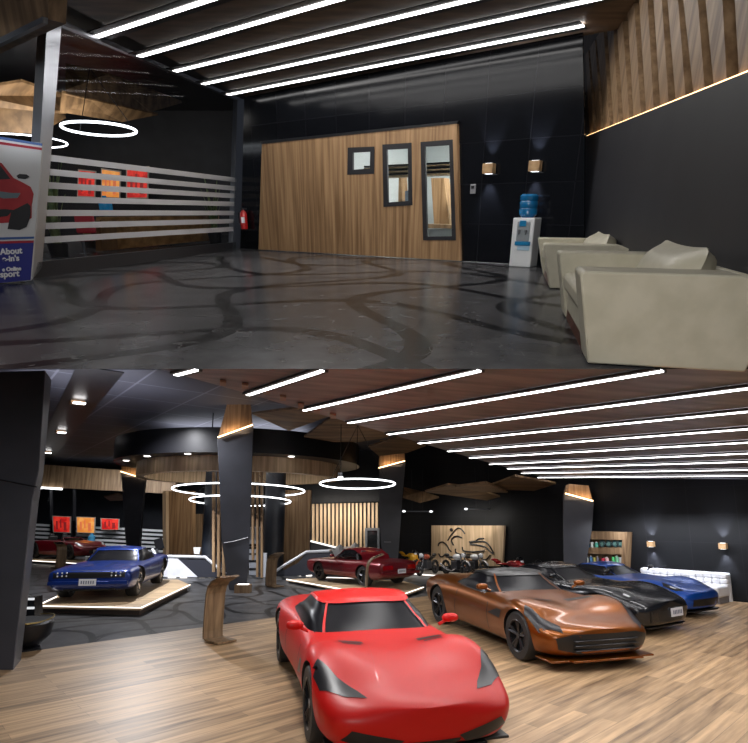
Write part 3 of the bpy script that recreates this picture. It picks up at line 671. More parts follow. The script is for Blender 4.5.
# sloping timber ceiling over the wood floor
d1, d2 = B.ray(22, 481.5), B.ray(500, 520); nc = d1.cross(d2).normalized(); nc = nc if nc.z > 0 else -nc
PT = (Wp(748, 480.5), nc); Tp = lambda x, y: B.pl(x, y, PT)
cpoly = [(150, SEAM), (1100, SEAM), (1100, 488), (748, 482.5), (560, 483), (471, 458.8), (421, 444.5), (388, 435), (349, 424), (304, 412), (248, 395.8)]
v = [Tp(*p) for p in cpoly]
mb = MB(); mb.poly([p+nc*.03 for p in v], nc*.02)
WC_B = varied('wood_ceiling_showroom', (.13, .13, .15), (.25, .235, .26), (1.1, 6, 6), .45, 4, rot=0)
mb.build('ceiling_timber', WC_B, base=v[4])['kind'] = 'structure'
strips = [((176, 374.5), (196, 369.3)), ((248, 394.5), (322, 370)), ((304, 410), (479, 370)), ((349, 422.5), (662, 370)), ((388, 434), (748, 387.5)), ((419, 443), (748, 410.8)), ((448, 451), (748, 428.3)), ((470, 457.5), (748, 441.9)),
          ((490, 464), (748, 452.9)), ((508, 468.5), (748, 461.2)), ((522, 473), (748, 469.4)), ((538, 477.3), (748, 475.4))]
stl = ['short end of a ceiling light strip at the very left over the black ring', 'ceiling light strip starting nearest the wood capped front column', 'ceiling light strip second from the wood capped front column', 'third ceiling light strip of the showroom counted from the front column',
       'fourth ceiling light strip of the showroom counted from the front column', 'fifth ceiling light strip of the showroom counted from the front column', 'sixth ceiling light strip of the showroom counted from the front column', 'seventh ceiling light strip of the showroom counted from the front column',
       'fourth ceiling light strip of the showroom counted from the rear wall', 'third ceiling light strip of the showroom counted from the rear wall', 'second ceiling light strip of the showroom counted from the rear wall', 'ceiling light strip of the showroom closest to the rear wall']
SL = []
for (a, b), lb in zip(strips, stl):
    Pa, Pb = Tp(*a), Tp(*b); d = (Pb-Pa).normalized()
    if b[0] >= 748: Pb = Pb+d*1.5
    sd = d.cross(nc).normalized(); o = thing('linear_ceiling_light', Pa, lb, 'ceiling light', 'ceiling light strips of the showroom'); hw = .03
    mb = MB(); mb.poly([Pa-sd*hw, Pb-sd*hw, Pb+sd*hw, Pa+sd*hw], -nc*.015); mb.build('diffuser', LED, o)
    mb = MB()
    for s_ in (-1, 1): mb.poly([Pa+sd*s_*hw+nc*.02, Pb+sd*s_*hw+nc*.02, Pb+sd*s_*(hw+.05)+nc*.02, Pa+sd*s_*(hw+.05)+nc*.02], -nc*.03)
    mb.build('housing', pm('strip_housing', (.05, .05, .055), .5), o); SL.append((Pa, Pb, d))
# board ends along the ceiling edge
mb = MB()
for x, y in [(223, 384), (245, 387), (267, 393), (283, 399), (301, 407), (317, 412), (333, 417)]:
    mb.poly([Tp(x-3, y-3)-nc*.01, Tp(x+3, y-2)-nc*.01, Tp(x+3, y+1.2)-nc*.01, Tp(x-3, y+1)-nc*.01], nc*.03)
tag(mb.build('board_ends', pm('board_end', (.30, .2, .14), .5)), 'small pale ends of the ceiling boards along the timber ceiling edge', 'ceiling board ends', kind='stuff')
# ceiling troffer line on the left
for i, (x, y, s_) in enumerate([(79.5, 399, 7), (62, 429.5, 4.6), (48.5, 450.5, 3.2)]):
    c = B.fl(x, y, CH); k = s_*c.y/F
    o = thing('ceiling_spot_box', c, ['nearest', 'middle', 'farthest'][i]+' of the three recessed square lamps in the left ceiling channel', 'ceiling light', 'recessed lamps of the left ceiling channel')
    dd = Vector((wd.x, wd.y, 0)); rz = math.atan2(dd.y, dd.x)
    mb = MB(); mb.box(c-up*.06+dd*.3, (k*1.6, k*1.9, .1), rz=rz+pi/2 if False else rz); mb.build('wood_box', W_WALL, o)
    for j in (-1, 0, 1): 
        mb = MB(); mb.box(c-up*.13+dd*(j*k*.4-k*.2), (k*.26, k*1.5, .03), rz=rz); mb.build('lamp_bar', LED, o)
mb = MB(); a, b = B.fl(101, SEAM+.5, CH-.02), B.fl(40, 462, CH-.02)
dd = (b-a).normalized(); sd = Vector((dd.y, -dd.x, 0)); mb.poly([a-sd*.5, b-sd*.5, b+sd*.5, a+sd*.5], up*.015); tag(mb.build('ceiling_channel', BLACK), 'black recessed channel in the dark tiled ceiling at the left', 'ceiling channel')
for i, (x, y) in enumerate([(127, 447), (176, 447)]): pass

# columns
def column(name, body, cap, Y, label, glow=True, crease=None, foot=None, rear=.7, panelled=True):
    """faceted column with slanting faces: front outline given where it stands"""
    f = [B.aty(x, y, Y) for x, y in body]; c = sum(f, Vector())/len(f)
    o = thing(name, Vector((c.x, Y+rear/2, 0)), label, 'column', 'faceted showroom columns')
    mb = MB(); n = len(f); m = Vector((c.x, Y, 0))
    back = []
    for p in f: back.append(Vector((c.x+(p.x-c.x)*.55, Y+rear*.75, p.z)))
    mb.add(f+back, [tuple(range(n))]+[tuple(range(n, 2*n))]+[(i, (i+1) % n, (i+1) % n+n, i+n) for i in range(n)]); mb.build('shaft', COLP, o, bevel=.012)
    if cap:
        g = [B.aty(x, y, Y-.02) for x, y in cap]; bk = [Vector((c.x+(p.x-c.x)*.6, Y+rear*.7, p.z)) for p in g]; n = len(g)
        mb = MB(); mb.add(g+bk, [tuple(range(n)), tuple(range(n, 2*n))]+[(i, (i+1) % n, (i+1) % n+n, i+n) for i in range(n)]); mb.build('wood_cap', W_WALL, o)
        if glow:
            mb = MB(); mb.tube([g[2]-Vector((0, .03, 0)), g[3]-Vector((0, .03, 0))], .022, 6); mb.build('glow_strip', emis('column_warm', (1, .66, .35), 6), o)
            q = (g[2]+g[3])/2
            light('cap_light', 'AREA', q+Vector((0, -.12, -.05)), 2.5, (1, .68, .4), .7, .06, look=q+Vector((0, .25, 1)))
    if crease:
        mb = MB(); mb.tube([B.aty(*p, Y-.006) for p in crease], .012, 5); mb.build('joint_line', pm('joint_pale', (.25, .25, .28), .4), o)
    return o
column('showroom_column', [(217, 438), (253.5, 425), (250.5, 520), (249, 560), (246, 590), (229, 590), (222, 545)], [(227, 404), (250.5, 404), (252.8, 425), (218, 437.5)], 16.3, 'tall dark faceted column with glowing wood cap behind the front info stand', crease=[(224, 543), (235, 541), (248, 537.5)])
zt = seam_z(B, 7.7)
column('showroom_column', [(-76, 374), (45.2, 370.2), (39, 470), (32.5, 500), (25, 567), (12.5, 675), (-52, 684), (-70, 500)], None, 7.7, 'big dark faceted column at the left edge in front of the blue car', crease=None)
mb = MB(); mb.tube([B.aty(-60, 468, 7.67), B.aty(5, 481, 7.67), B.aty(36.5, 487, 7.67)], .008, 5); tag(mb.build('column_joint', BLACK), 'thin dark panel joint across the big left column', 'panel joint')
column('showroom_column', [(121, 471.5), (145, 479), (141.5, 520), (138.6, 553), (137, 572), (129, 572), (124.5, 530)], [(122, 463), (146, 463), (145, 479), (121, 471.5)], 24.5, 'dark column with small wood cap behind the blue car', crease=None)
column('showroom_column', [(378.7, 468.5), (405.6, 463), (402.3, 500), (399.4, 541), (397, 570), (383, 570), (379.3, 520)], [(380, 440), (405, 440), (404.8, 461), (378.7, 468)], 21.5, 'dark column with glowing wood cap left of the motorcycles', crease=[(384, 542), (391, 542)])
column('showroom_column', [(563.5, 494), (594, 502), (592, 531), (586, 566), (586, 582), (564, 582), (563, 530)], [(569.5, 484), (588.6, 485.6), (592.6, 501), (565, 493.5)], 16.4, 'dark column with glowing wood cap left of the wooden display shelf')
# uplight at the foot of the tall column
b = B.fl(238, 590.5)+Vector((.25, -.45, 0))
o = thing('column_uplight', b, 'small wooden uplight box at the foot of the tall front column', 'floor lamp')
mb = MB(); mb.box(b+up*.11, (.42, .3, .22)); mb.build('wood_box', W_SLAT, o); mb = MB(); mb.box(b+up*.225, (.3, .2, .012)); mb.build('lens', emis('uplens', (1, .97, .92), 3), o)
light('uplight', 'SPOT', b+up*.25, 30, (.9, .93, 1), .05, look=b+Vector((-.1, .35, 1.6)), spot=60, blend=.8)

# hanging drum with black outer and wood inner ring
yc, R = 21.9, 4.75; cx = (241-374)/F*yc*1.0
def zat(y, Y): return B.aty(374, y, Y).z
zb_, zt_ = zat(452, yc-R), zat(427, yc-R)
dc = Vector((cx+.05, yc, zb_)); dr_ = thing('hanging_drum', dc, 'large round black ceiling drum with a wooden inner ring over the reception', 'ceiling feature')
mb = MB(); mb.lathe([(R, 0), (R, zt_-zb_), (R-1, zt_-zb_), (R-.95, .02), (R-.9, 0)], dc, 96, close=True); mb.build('black_ring', BLACK, dr_, smooth=True)
R2 = R*.83; z2 = zat(470.5, yc-R2)
mb = MB(); mb.lathe([(R2, z2-zb_), (R2, .45), (R2-.3, .45), (R2-.3, z2-zb_)], dc, 96, close=True); mb.build('wood_ring', W_PALE, dr_, smooth=True)  # paler wood stands in for the light on this ring
mb = MB(); mb.lathe([(0, .42), (R2-.25, .42), (R2-.25, .36), (0, .36)], dc, 64); mb.build('inner_soffit', BLACK, dr_, smooth=True)
for k, a in enumerate((-2.15, -1.75, -1.35, -.95, -2.6)):
    mb = MB(); mb.lathe([(0, -.012), (.10, -.012), (.11, 0), (0, .01)], dc+Vector((cos(a)*(R-.42), sin(a)*(R-.42), 0)), 14); mb.build('downlight', emis('downlight', (1, .95, .9), 5), dr_)
for a in (0, 1.57, 3.14, 4.71):
    mb = MB(); mb.tube([dc+Vector((cos(a)*(R-.5), sin(a)*(R-.5), .5)), Vector((dc.x+cos(a)*(R-.5), dc.y+sin(a)*(R-.5), CH))], .02, 6); mb.build('hanger_rod', BLACK, dr_)
light('drum_ceiling_fill', 'AREA', dc+Vector((0, 0, zt_-zb_+.08)), 160, (.85, .88, 1), 5, look=dc+up*9)  # added upward fill for the dark ceiling, no fixture
light('hall_fill', 'SPOT', (-6.5, 15.8, 5.35), 1500, (.95, .96, 1), .05, look=(-6, 15.5, 0), spot=150, blend=.6)  # wide fill added to brighten the marble floor, no fixture
light('hall_fill_centre', 'SPOT', (-1.8, 16.6, 4.3), 350, (.95, .96, 1), .05, look=(-1.6, 17.2, 0), spot=110, blend=.6)  # second added fill, over the middle of the hall
light('channel_ceiling_fill', 'AREA', (-7, 13.3, 4.7), 45, (.85, .88, 1), 3, look=(-7, 15, 9))  # added upward fill for the ceiling near the left channel
light('desk_fill', 'SPOT', (-6.5, 16.0, 4.6), 1700, (.95, .96, 1), .05, look=(-6.8, 19.7, .6), spot=36, blend=.6)  # fill added to whiten the reception desk front
light('office_front_fill', 'AREA', (-13, 28.6, 4.2), 160, (.95, .97, 1), 6, .6, look=(-13, 31.5, 1.2))  # fill added to brighten the striped office glass
light('drum_light', 'AREA', dc+Vector((0, 0, .25)), 150, (1, .93, .85), 3.5, look=dc-up*3)
ring((240, 490.5), 64, 20.5, 'upper and larger of the two ring lamps inside the drum', B, tilt=.05, wire=1.3, grp='ring lamps of the showroom', tube=.024)
ring((241, 501), 49, 20.8, 'lower and smaller of the two ring lamps inside the drum', B, tilt=.07, wire=1.6, grp='ring lamps of the showroom', tube=.024)
ring((357.5, 484), 37.5, 15.5, 'separate ring lamp hanging right of the drum', B, tilt=.065, wire=1.7, grp='ring lamps of the showroom', tube=.021)
p = B.aty(340.5, 475, 15.5); o = thing('spot_lamp', p, 'small bright spot lamp on a cord above the right ring lamp', 'spot lamp')
mb = MB(); mb.lathe([(0, 0), (.06, 0), (.07, .14), (0, .14)], p-up*.07, 14); mb.build('shade', METAL, o, smooth=True)
mb = MB(); mb.ell(p-up*.08, (.075, .075, .05), 12); mb.build('bulb', emis('bulb', (1, 1, 1), 14), o, smooth=True)
mb = MB(); mb.tube([p+up*.07, Vector((p.x, p.y, B.aty(341, 424, 15.5).z))], .012, 5); mb.build('cord', BLACK, o)

# timber canopies of the showroom
gB = 'timber ceiling canopies of the showroom'
def cano(pts, ys, lb): vsheet('timber_canopy', pts, ys, W_SHEET, lb, fr=B, grp=gB)
cano([(252, 414), (299, 408), (330, 416), (289, 431)], [15.5, 14.5, 15, 16.6], 'timber canopy right of the tall front column, first from the left')
cano([(304, 437), (332, 417), (390, 431), (388, 437.5), (360, 442), (334, 442)], [17.5, 15.8, 17, 17.8, 18.2, 18], 'timber canopy above the right ring lamp, second from the left')
cano([(368, 447), (399, 437), (426, 446), (407, 453), (379, 456)], [19.2, 18, 18.8, 19.8, 20], 'timber canopy over the column beside the motorcycles')
cano([(404, 488.7), (423, 493), (439, 498), (420, 503), (403, 498)], [19.5, 20, 20.5, 20, 19], 'small timber canopy immediately right of the column beside the motorcycles')
cano([(425, 492), (448, 485), (472, 487.5), (500, 497), (487, 500.5), (455, 496)], [18, 17.2, 17.8, 19, 19.2, 18.6], 'timber canopy above the motorcycle line drawing')
cano([(490, 485.6), (515, 476.5), (548, 482), (556, 484), (534, 491), (506, 490)], [17.5, 16.2, 17, 17.2, 18, 18], 'timber canopy at the far right under the timber ceiling')
cano([(455, 487), (486, 483), (508, 493), (480, 492)], [17, 16.4, 18, 17.8], 'thin timber canopy between the two rightmost ones')
cano([(104, 497), (118, 494), (136, 500), (110, 501)], [26.5, 26, 26.5, 27], 'small timber canopy over the posters of the showroom')

# wooden frieze, LED return and striped glass of the office
g0, g1 = B.aty(28, 563, 31.5), B.aty(172, 568, 31.5); g0.z = g1.z = 0
mb = MB(); mb.poly([B.aty(-20, 460, 31.1), B.aty(176, 474, 31.1), B.aty(176, 494, 31.1), B.aty(41, 487, 31.1), B.aty(-20, 484, 31.1)], (0, .3, 0))
tag(mb.build('wood_frieze', W_SLAT), 'wooden frieze above the striped office glass', 'frieze')
mb = MB(); mb.tube([B.aty(35.5, 503, 31.0), B.aty(40.5, 487.6, 31.0), B.aty(62, 489, 31.0)], .07, 6); tag(mb.build('led_corner_strip', emis('led_corner', (.95, .97, 1), 3)), 'white LED strip at the corner under the wooden frieze', 'light strip')
PO = vplane(B.aty(28, 560, 31.5), B.aty(170, 560, 31.5)); Op = lambda x, y: B.pl(x, y, PO)
o = thing('glass_partition', Op(100, 565), 'showroom glass front with rows of white stripes behind the blue car', 'glass wall')
for i in range(6):
    yl = 524.6+i*4.1; yr = 531.1+i*4.1
    def yy(x): return yl+(yr-yl)*(x-32)/135
    for a, b_ in ((31, 51), (76, 167)):
        mb = MB(); mb.poly([Op(a, yy(a)-1.1), Op(b_, yy(b_)-1.1), Op(b_, yy(b_)+1.1), Op(a, yy(a)+1.1)], (0, .03, 0)); mb.build('frosted_stripe', pm('stripe_b', (.75, .77, .8), .6), o)
mb = MB(); mb.poly([Op(51, 520), Op(75, 521), Op(75, 552), Op(51, 552)], (0, .05, 0)); mb.build('dark_pane', pm('dark_pane', (.02, .022, .025), .15), o)
for x in (30, 51, 74, 168):
    mb = MB(); mb.poly([Op(x-1.2, 488), Op(x+1.2, 488), Op(x+1.2, 565), Op(x-1.2, 565)], (0, .1, 0)); mb.build('post', pm('post_dark', (.03, .03, .035), .4), o)
mb = MB(); mb.poly([Op(31, 490)+Vector((0, .06, 0)), Op(168, 492)+Vector((0, .06, 0)), Op(168, 566)+Vector((0, .06, 0)), Op(31, 563)+Vector((0, .06, 0))], (0, .01, 0)); mb.build('glass_pane', GLASS, o)
poster([(52, 515.6), (71, 516.5), (70.5, 533), (53, 532.5)], RED1, 'red poster nearest the left column above the dark red car', 31.2, B)
poster([(76, 516.6), (95.5, 517.3), (95, 533.5), (76.5, 533)], ORG, 'orange poster of the showroom between two red posters', 31.1, B)
poster([(100.5, 518), (119.5, 518.8), (119, 530), (101, 530)], RED1, 'red poster of the showroom next to the column behind the blue car', 31.1, B)
bb = B.aty(90.5, 549, 30.9)
o = thing('water_bottle', bb, 'light blue water bottle dispenser behind the far dark red car', 'water cooler')
mb = MB(); mb.lathe([(0, 0), (.19, 0), (.19, .34), (.08, .42), (.06, .5), (0, .5)], bb+up*.35, 18); mb.build('bottle_body', pm('bottle_pale_blue', (.08, .35, .6), .25), o, smooth=True)
mb = MB(); mb.box((bb.x, bb.y, bb.z-.15), (.36, .36, 1.0)); mb.build('cabinet', WHITE, o)

# timber screens around the reception
def board(pts, Y, mat, label, name='timber_screen', th=.3, cat='timber screen', grp=None):
    v = [B.aty(x, y, Y) for x, y in pts]; mb = MB(); mb.poly(v, (0, th, 0)); return tag(mb.build(name, mat), label, cat, grp)
board([(162.5, 491), (166, 491), (166.5, 569), (163, 569)], 23.05, W_PALE, 'pale narrow edge board of the left timber screen')
board([(166.3, 491), (193.5, 491), (193, 569), (167, 569)], 23.5, W_WALL, 'wide upright timber screen left of the tall column over the desk')
board([(282, 490), (311, 490), (308, 572), (283, 572)], 22.6, W_WALL, 'wide upright timber screen between drum and slatted wall')
for i, (x0, x1, yb) in enumerate([(212, 214.5, 572), (217, 219.5, 577), (222, 224.5, 578)]):
    board([(x0, 472), (x1, 472), (x1, yb), (x0, yb)], 19.2+i*.1, W_SLAT, ['leftmost', 'middle', 'rightmost'][i]+' of three slim timber posts immediately left of the tall column', 'timber_post', .15, 'timber post', 'slim timber posts left of the column')
for i, (x0, x1, yb) in enumerate([(251.5, 253.5, 560), (256, 258, 577), (260.5, 262.5, 578)]):
    board([(x0, 472), (x1, 472), (x1, yb), (x0, yb)], 19.2+i*.1, W_SLAT, ['leftmost', 'middle', 'rightmost'][i]+' of three slim timber posts immediately right of the tall column', 'timber_post', .15, 'timber post', 'slim timber posts right of the column')
def darkcol(x0, x1, Y, label):
    a, b_ = B.aty(x0, 520, Y), B.aty(x1, 520, Y); r = (b_.x-a.x)/2; c = Vector(((a.x+b_.x)/2, Y+r, 0))
    o = MB(); o.lathe([(0, 0), (r, 0), (r, zb_+.3), (0, zb_+.3)], c, 40); return tag(o.build('round_column', varied('blueblack_col', (.012, .015, .022), (.022, .026, .036), (2, 2, 2), .4), smooth=True), label, 'column')
darkcol(201, 217, 21.0, 'round black column left of the tall faceted one'); darkcol(262.5, 283, 21.5, 'round black column right of the tall faceted one')
board([(193, 514), (202, 514), (202, 571), (193, 571)], 25, W_SLAT, 'bright timber niche between screen and black column'); 
o = board([(249, 527), (257, 527), (257, 575), (249, 575)], 20.5, pm('cabinet_pale', (.32, .34, .38), .4), 'pale grey cabinet with shelves seen right of the tall column', 'display_cabinet', .6, 'cabinet')
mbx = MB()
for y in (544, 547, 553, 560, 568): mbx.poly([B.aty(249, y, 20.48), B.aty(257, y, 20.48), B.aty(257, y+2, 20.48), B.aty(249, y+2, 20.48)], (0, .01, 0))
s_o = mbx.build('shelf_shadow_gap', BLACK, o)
board([(262.8, 553), (266.5, 553), (266.5, 579), (262.8, 579)], 20.0, pm('totem_white', (.5, .52, .56), .4), 'slim white totem beside the black round column', 'info_totem', .12, 'totem')
# slatted wall with door
o = thing('slatted_wall', B.aty(345, 560, 27), 'wall of pale upright timber slats behind the red coupe roof', 'slatted wall')
mb = MB()
for k in range(17):
    x0 = 312+k*3.97; yb = 541+(x0-312)*.235
    mb.poly([B.aty(x0, 504-.02*(x0-312), 26.9), B.aty(x0+2.3, 504-.02*(x0-312), 26.9), B.aty(x0+2.3, yb, 26.9), B.aty(x0, yb, 26.9)], (0, .14, 0))
mb.build('slats', W_PALE, o)
mb = MB(); mb.tube([B.aty(310.5, 541, 26.8), B.aty(366, 555, 26.8)], .045, 6); mb.build('sloping_led', emis('sloping_led', (1, .97, .93), 1.6), o)
mb = MB(); mb.poly([B.aty(311, 541.5, 26.85), B.aty(380, 557.5, 26.85), B.aty(380, 572, 26.85), B.aty(311, 572, 26.85)], (0, .2, 0)); mb.build('base_panel', GREYP, o)
light('slat_light', 'AREA', B.aty(345, 508, 25.6), 75, (1, .92, .8), 3.2, .5, look=B.aty(345, 535, 26.9))
o = thing('door_1', B.aty(372, 570, 26.6), 'dark glass door in a grey frame at the right end of the slatted wall', 'door'); o['kind'] = 'structure'
mb = MB(); holed(mb, [B.aty(*p, 26.6) for p in [(365, 528), (379.5, 528), (379.5, 572), (365, 572)]], [[B.aty(*p, 26.6) for p in [(367.3, 530.5), (377.3, 530.5), (377.3, 570), (367.3, 570)]]], None, .12, Vector((0, 1, 0))); mb.build('door_frame', METAL, o)
mb = MB(); mb.poly([B.aty(*p, 26.65) for p in [(367.3, 530.5), (377.3, 530.5), (377.3, 570), (367.3, 570)]], (0, .04, 0)); mb.build('door_panel', pm('door_glass_dark', (.01, .012, .014), .08), o)
# reception desks
DESK = varied('desk_white', (.62, .63, .68), (.74, .75, .8), (3, 3, 3), .25); DGREY = pm('desk_dark', (.035, .037, .048), .25); EDGE = pm('desk_edge', (.6, .62, .66), .3)
def desk(front, white, edge, Y, label, depth, dashes):
    f = [B.aty(x, y, Y) for x, y in front]; o = thing('reception_desk', (f[0]+f[-1])/2, label, 'reception desk')
    mb = MB(); mb.poly(f, (0, depth, 0)); mb.build('desk_body', DGREY, o)
    if white: mb = MB(); mb.poly([B.aty(x, y, Y-.02) for x, y in white], (0, .02, 0)); mb.build('white_panel', DESK, o)
    for e in edge:
        mb = MB(); mb.tube([B.aty(x, y, Y-.02) for x, y in e], .055, 6); mb.build('pale_edge', EDGE, o)
    for a, b_ in dashes:
        mb = MB(); mb.tube([B.aty(*a, Y-.05), B.aty(*b_, Y-.05)], .022, 5); mb.build('floor_led', LEDS, o)
    return o
desk([(140, 556), (205, 556), (226, 574.5), (222, 577), (140, 577)], [(151, 557), (177, 558), (197.5, 577), (140, 577), (140, 557)], [[(152, 549), (156.5, 556), (205, 557), (225.5, 574)]], 19.7, 'white and dark angular reception desk behind the blue car', .9,
     [((168, 577.8), (176, 578)), ((180, 578), (187, 578)), ((199, 578.5), (205, 578.5)), ((208.5, 578.5), (222, 578.6))])
desk([(298, 563), (306.5, 552), (329.5, 551), (333, 558), (362, 560), (362, 575), (272, 576), (284, 570)], [(313, 562), (330, 559), (333, 566), (316, 566)], [[(272, 574), (283, 566), (306.5, 551.8), (329.5, 550.8)]], 20.3, 'dark angular reception desk behind the dark red convertible', .9,
     [((262, 579.5), (270, 579)), ((283, 578), (289, 577.7)), ((295, 577), (301, 576.5)), ((306, 576), (312, 575.4))])
mon = B.aty(157, 553, 20.2)
o = thing('desk_monitor', mon, 'dark slanted monitor on the left reception desk', 'monitor'); mb = MB(); mb.box(mon+up*.32+Vector((.05, 0, 0)), (.3, .05, .4), ry=-.3); mb.build('screen', BLACK, o); mb = MB(); mb.box(mon+up*.05, (.06, .06, .2)); mb.build('stand', METAL, o)
board([(193.5, 547.5), (200.5, 547.5), (199, 554), (194, 554)], 20.1, WHITE, 'small white sign box standing on the left reception desk', 'desk_sign', .1, 'desk sign')
for i, (x0, x1, y) in enumerate([(327, 343, 571), (340, 358, 571)]):
    f = B.fl(x0+1, y); g_ = B.fl(x1, y)
    a = armchair(f+Vector((0, 1.8*i, 0)), (1, 0, 0), .9, (g_-f).length*.95, .82, ['white armchair left behind the dark red convertible', 'white armchair right behind the dark red convertible'][i], .05, 'white armchairs behind the convertible', mat=WLEATH, nm='armchair', basem=BLACK)
# things on and along the right wall
PALEW = W_PALE
o = thing('motorcycle_wall_panel', Wp(470, 565), 'pale timber wall panel with black motorcycle line drawing', 'wall panel')
q = [(433.3, 525.4), (506.3, 525.6), (504, 566), (433, 566)]
mb = MB(); mb.poly([Wp(*p)-nW*.1 for p in q], nW*.09); mb.build('timber_board', PALEW, o)
def L8(pts): return [Wp(430+x/8.8, 515+y/8.8)-nW*.12 for x, y in pts]
def smooth_pts(P, k=6):
    out = []
    for i in range(len(P)-1):
        p0, p1, p2, p3 = P[max(i-1, 0)], P[i], P[i+1], P[min(i+2, len(P)-1)]
        for j in range(k):
            t = j/k; out.append(.5*((2*p1)+(p2-p0)*t+(2*p0-5*p1+4*p2-p3)*t*t+(3*p1-p0-3*p2+p3)*t*t*t))
    return out+[P[-1]]
for st in [[(90, 270), (100, 248), (130, 238), (165, 262), (185, 300), (205, 322)], [(95, 340), (108, 362), (128, 366), (155, 345)], [(175, 225), (205, 175), (250, 125), (280, 116), (305, 135), (325, 165)], [(300, 200), (255, 186), (220, 200), (208, 230), (225, 265)],
           [(243, 295), (245, 325), (275, 342), (350, 348), (460, 350)], [(303, 280), (308, 308), (345, 320), (420, 322), (500, 312)], [(365, 235), (420, 228), (450, 208), (490, 206)], [(370, 242), (440, 232), (500, 235), (540, 268), (580, 338)], [(370, 255), (430, 262), (500, 278), (545, 318), (575, 340)],
           [(462, 372), (490, 392), (520, 385), (548, 352)]]:
    mb = MB(); mb.tube(smooth_pts(L8(st)), .026, 6); mb.build('line_stroke', BLACK, o)
mb = MB(); mb.ell(L8([(208, 130)])[0], (.08, .05, .07), 10); mb.build('line_dot', BLACK, o)
light('panel_light', 'AREA', Wp(470, 521)-nW*1.0+up*.3, 26, (1, .94, .84), 2.4, .2, look=Wp(470, 548))
# display shelf with products
o = thing('display_shelf', Wp(610, 578), 'oak display shelf with two niches of small products on the right wall', 'shelf')
so = [(587.8, 530.8), (632.5, 532), (630.5, 573), (586.5, 572)]
n1 = [(591.5, 539), (627.5, 539.7), (627.3, 547.3), (591.4, 547)]; n2 = [(591.2, 553.5), (627.2, 554), (627, 562.5), (591, 562.2)]
D_ = .32; mb = MB(); holed(mb, [Wp(*p)-nW*D_ for p in so], [[Wp(*p)-nW*D_ for p in n1], [Wp(*p)-nW*D_ for p in n2]], None, D_-.06, nW); mb.build('carcass', W_SLAT, o)
mb = MB(); mb.poly([Wp(*p)-nW*.06 for p in so], nW*.05); mb.build('back_panel', W_SLAT, o)
mb = MB(); mb.poly([Wp(587.8, 574)-nW*D_, Wp(629, 575)-nW*D_, Wp(629, 588)-nW*D_, Wp(587, 587)-nW*D_], nW*(D_-.06)); mb.build('lower_cabinet', W_WALL, o)
prods = [(592, 594.5, 547, 541.5, (.05, .35, .7), 'blue'), (595, 598.5, 547, 541, (.6, .65, .6), 'white'), (599.5, 603, 547.2, 541.5, (.08, .35, .25), 'green'), (591.6, 594, 562.2, 556, (.6, .65, .7), 'white'), (594.6, 597.6, 562.2, 555.5, (.1, .25, .5), 'dark blue'), (598.2, 600.8, 562.3, 556, (.55, .5, .12), 'yellow'), (601.3, 603.8, 562.3, 555.5, (.15, .15, .2), 'black'),
         (606.5, 609.5, 562.3, 557, (.7, .05, .1), 'red'), (610.2, 613.4, 562.3, 556.5, (.8, .5, .5), 'pink'), (616.8, 619.8, 562.4, 555.2, (.1, .6, .2), 'bright green'), (620.4, 623.5, 562.4, 555, (.2, .5, .3), 'mid green'), (624, 626.6, 562.4, 556, (.6, .65, .65), 'silver')]
for i, (x0, x1, yb, yt, c, cn_) in enumerate(prods):
    row = 'upper' if yb < 550 else 'lower'
    p0, p1, p2 = Wp(x0, yb)-nW*.26, Wp(x1, yb)-nW*.26, Wp(x0, yt)-nW*.26
    r = (p1-p0).length/2; h = (p2-p0).length; cc = (p0+p1)/2
    th = thing('product_can', cc, cn_+' product can in the '+row+' niche of the oak display shelf', 'can', 'cans on the display shelf')
    mb = MB(); mb.lathe([(0, 0), (r, 0), (r, h*.8), (r*.6, h*.86), (0, h*.86)], cc, 12); mb.build('can_body', pm('can_'+cn_.replace(' ', '_'), c, .35), th, smooth=True)
    mb = MB(); mb.lathe([(0, h*.86), (r*.5, h*.86), (r*.5, h), (0, h)], cc, 10); mb.build('cap', BLACK if i % 2 else WHITE, th, smooth=True)
for i, x in enumerate((606.5, 613, 619.5, 625)):  # round tyre-like shapes, what they hold is left open
    cc = Wp(x, 543.6)-nW*.24; r = .105
    th = thing('round_item', cc-up*r, ['first', 'second', 'third', 'last'][i]+' round dark green tin from left in the upper shelf niche', 'tin', 'round items on the display shelf')
    mb = MB()
    pts = [cc+wd*cos(a)*r*.72+up*sin(a)*r*.72 for a in [2*pi*k/20 for k in range(20)]]
    mb.tube(pts, r*.28, 8, closed=True); mb.build('rim_band', pm('tyre_teal', (.03, .07, .07), .5), th, smooth=True)
    mb = MB(); mb.tube([cc-nW*.02, cc+nW*.02], r*.45, 12); mb.build('hub_disc', pm('hub_teal', (.12, .25, .22), .4), th)
rw = math.atan2(wd.y, wd.x)
sconce(Wp(652.5, 544), nW, 'wooden wall sconce between the display shelf and the white sofa', rw, B, s=.85, e=60)
sconce(Wp(724.5, 546), nW, 'rightmost wooden wall sconce above the white sofa', rw, B, s=.85, e=60)
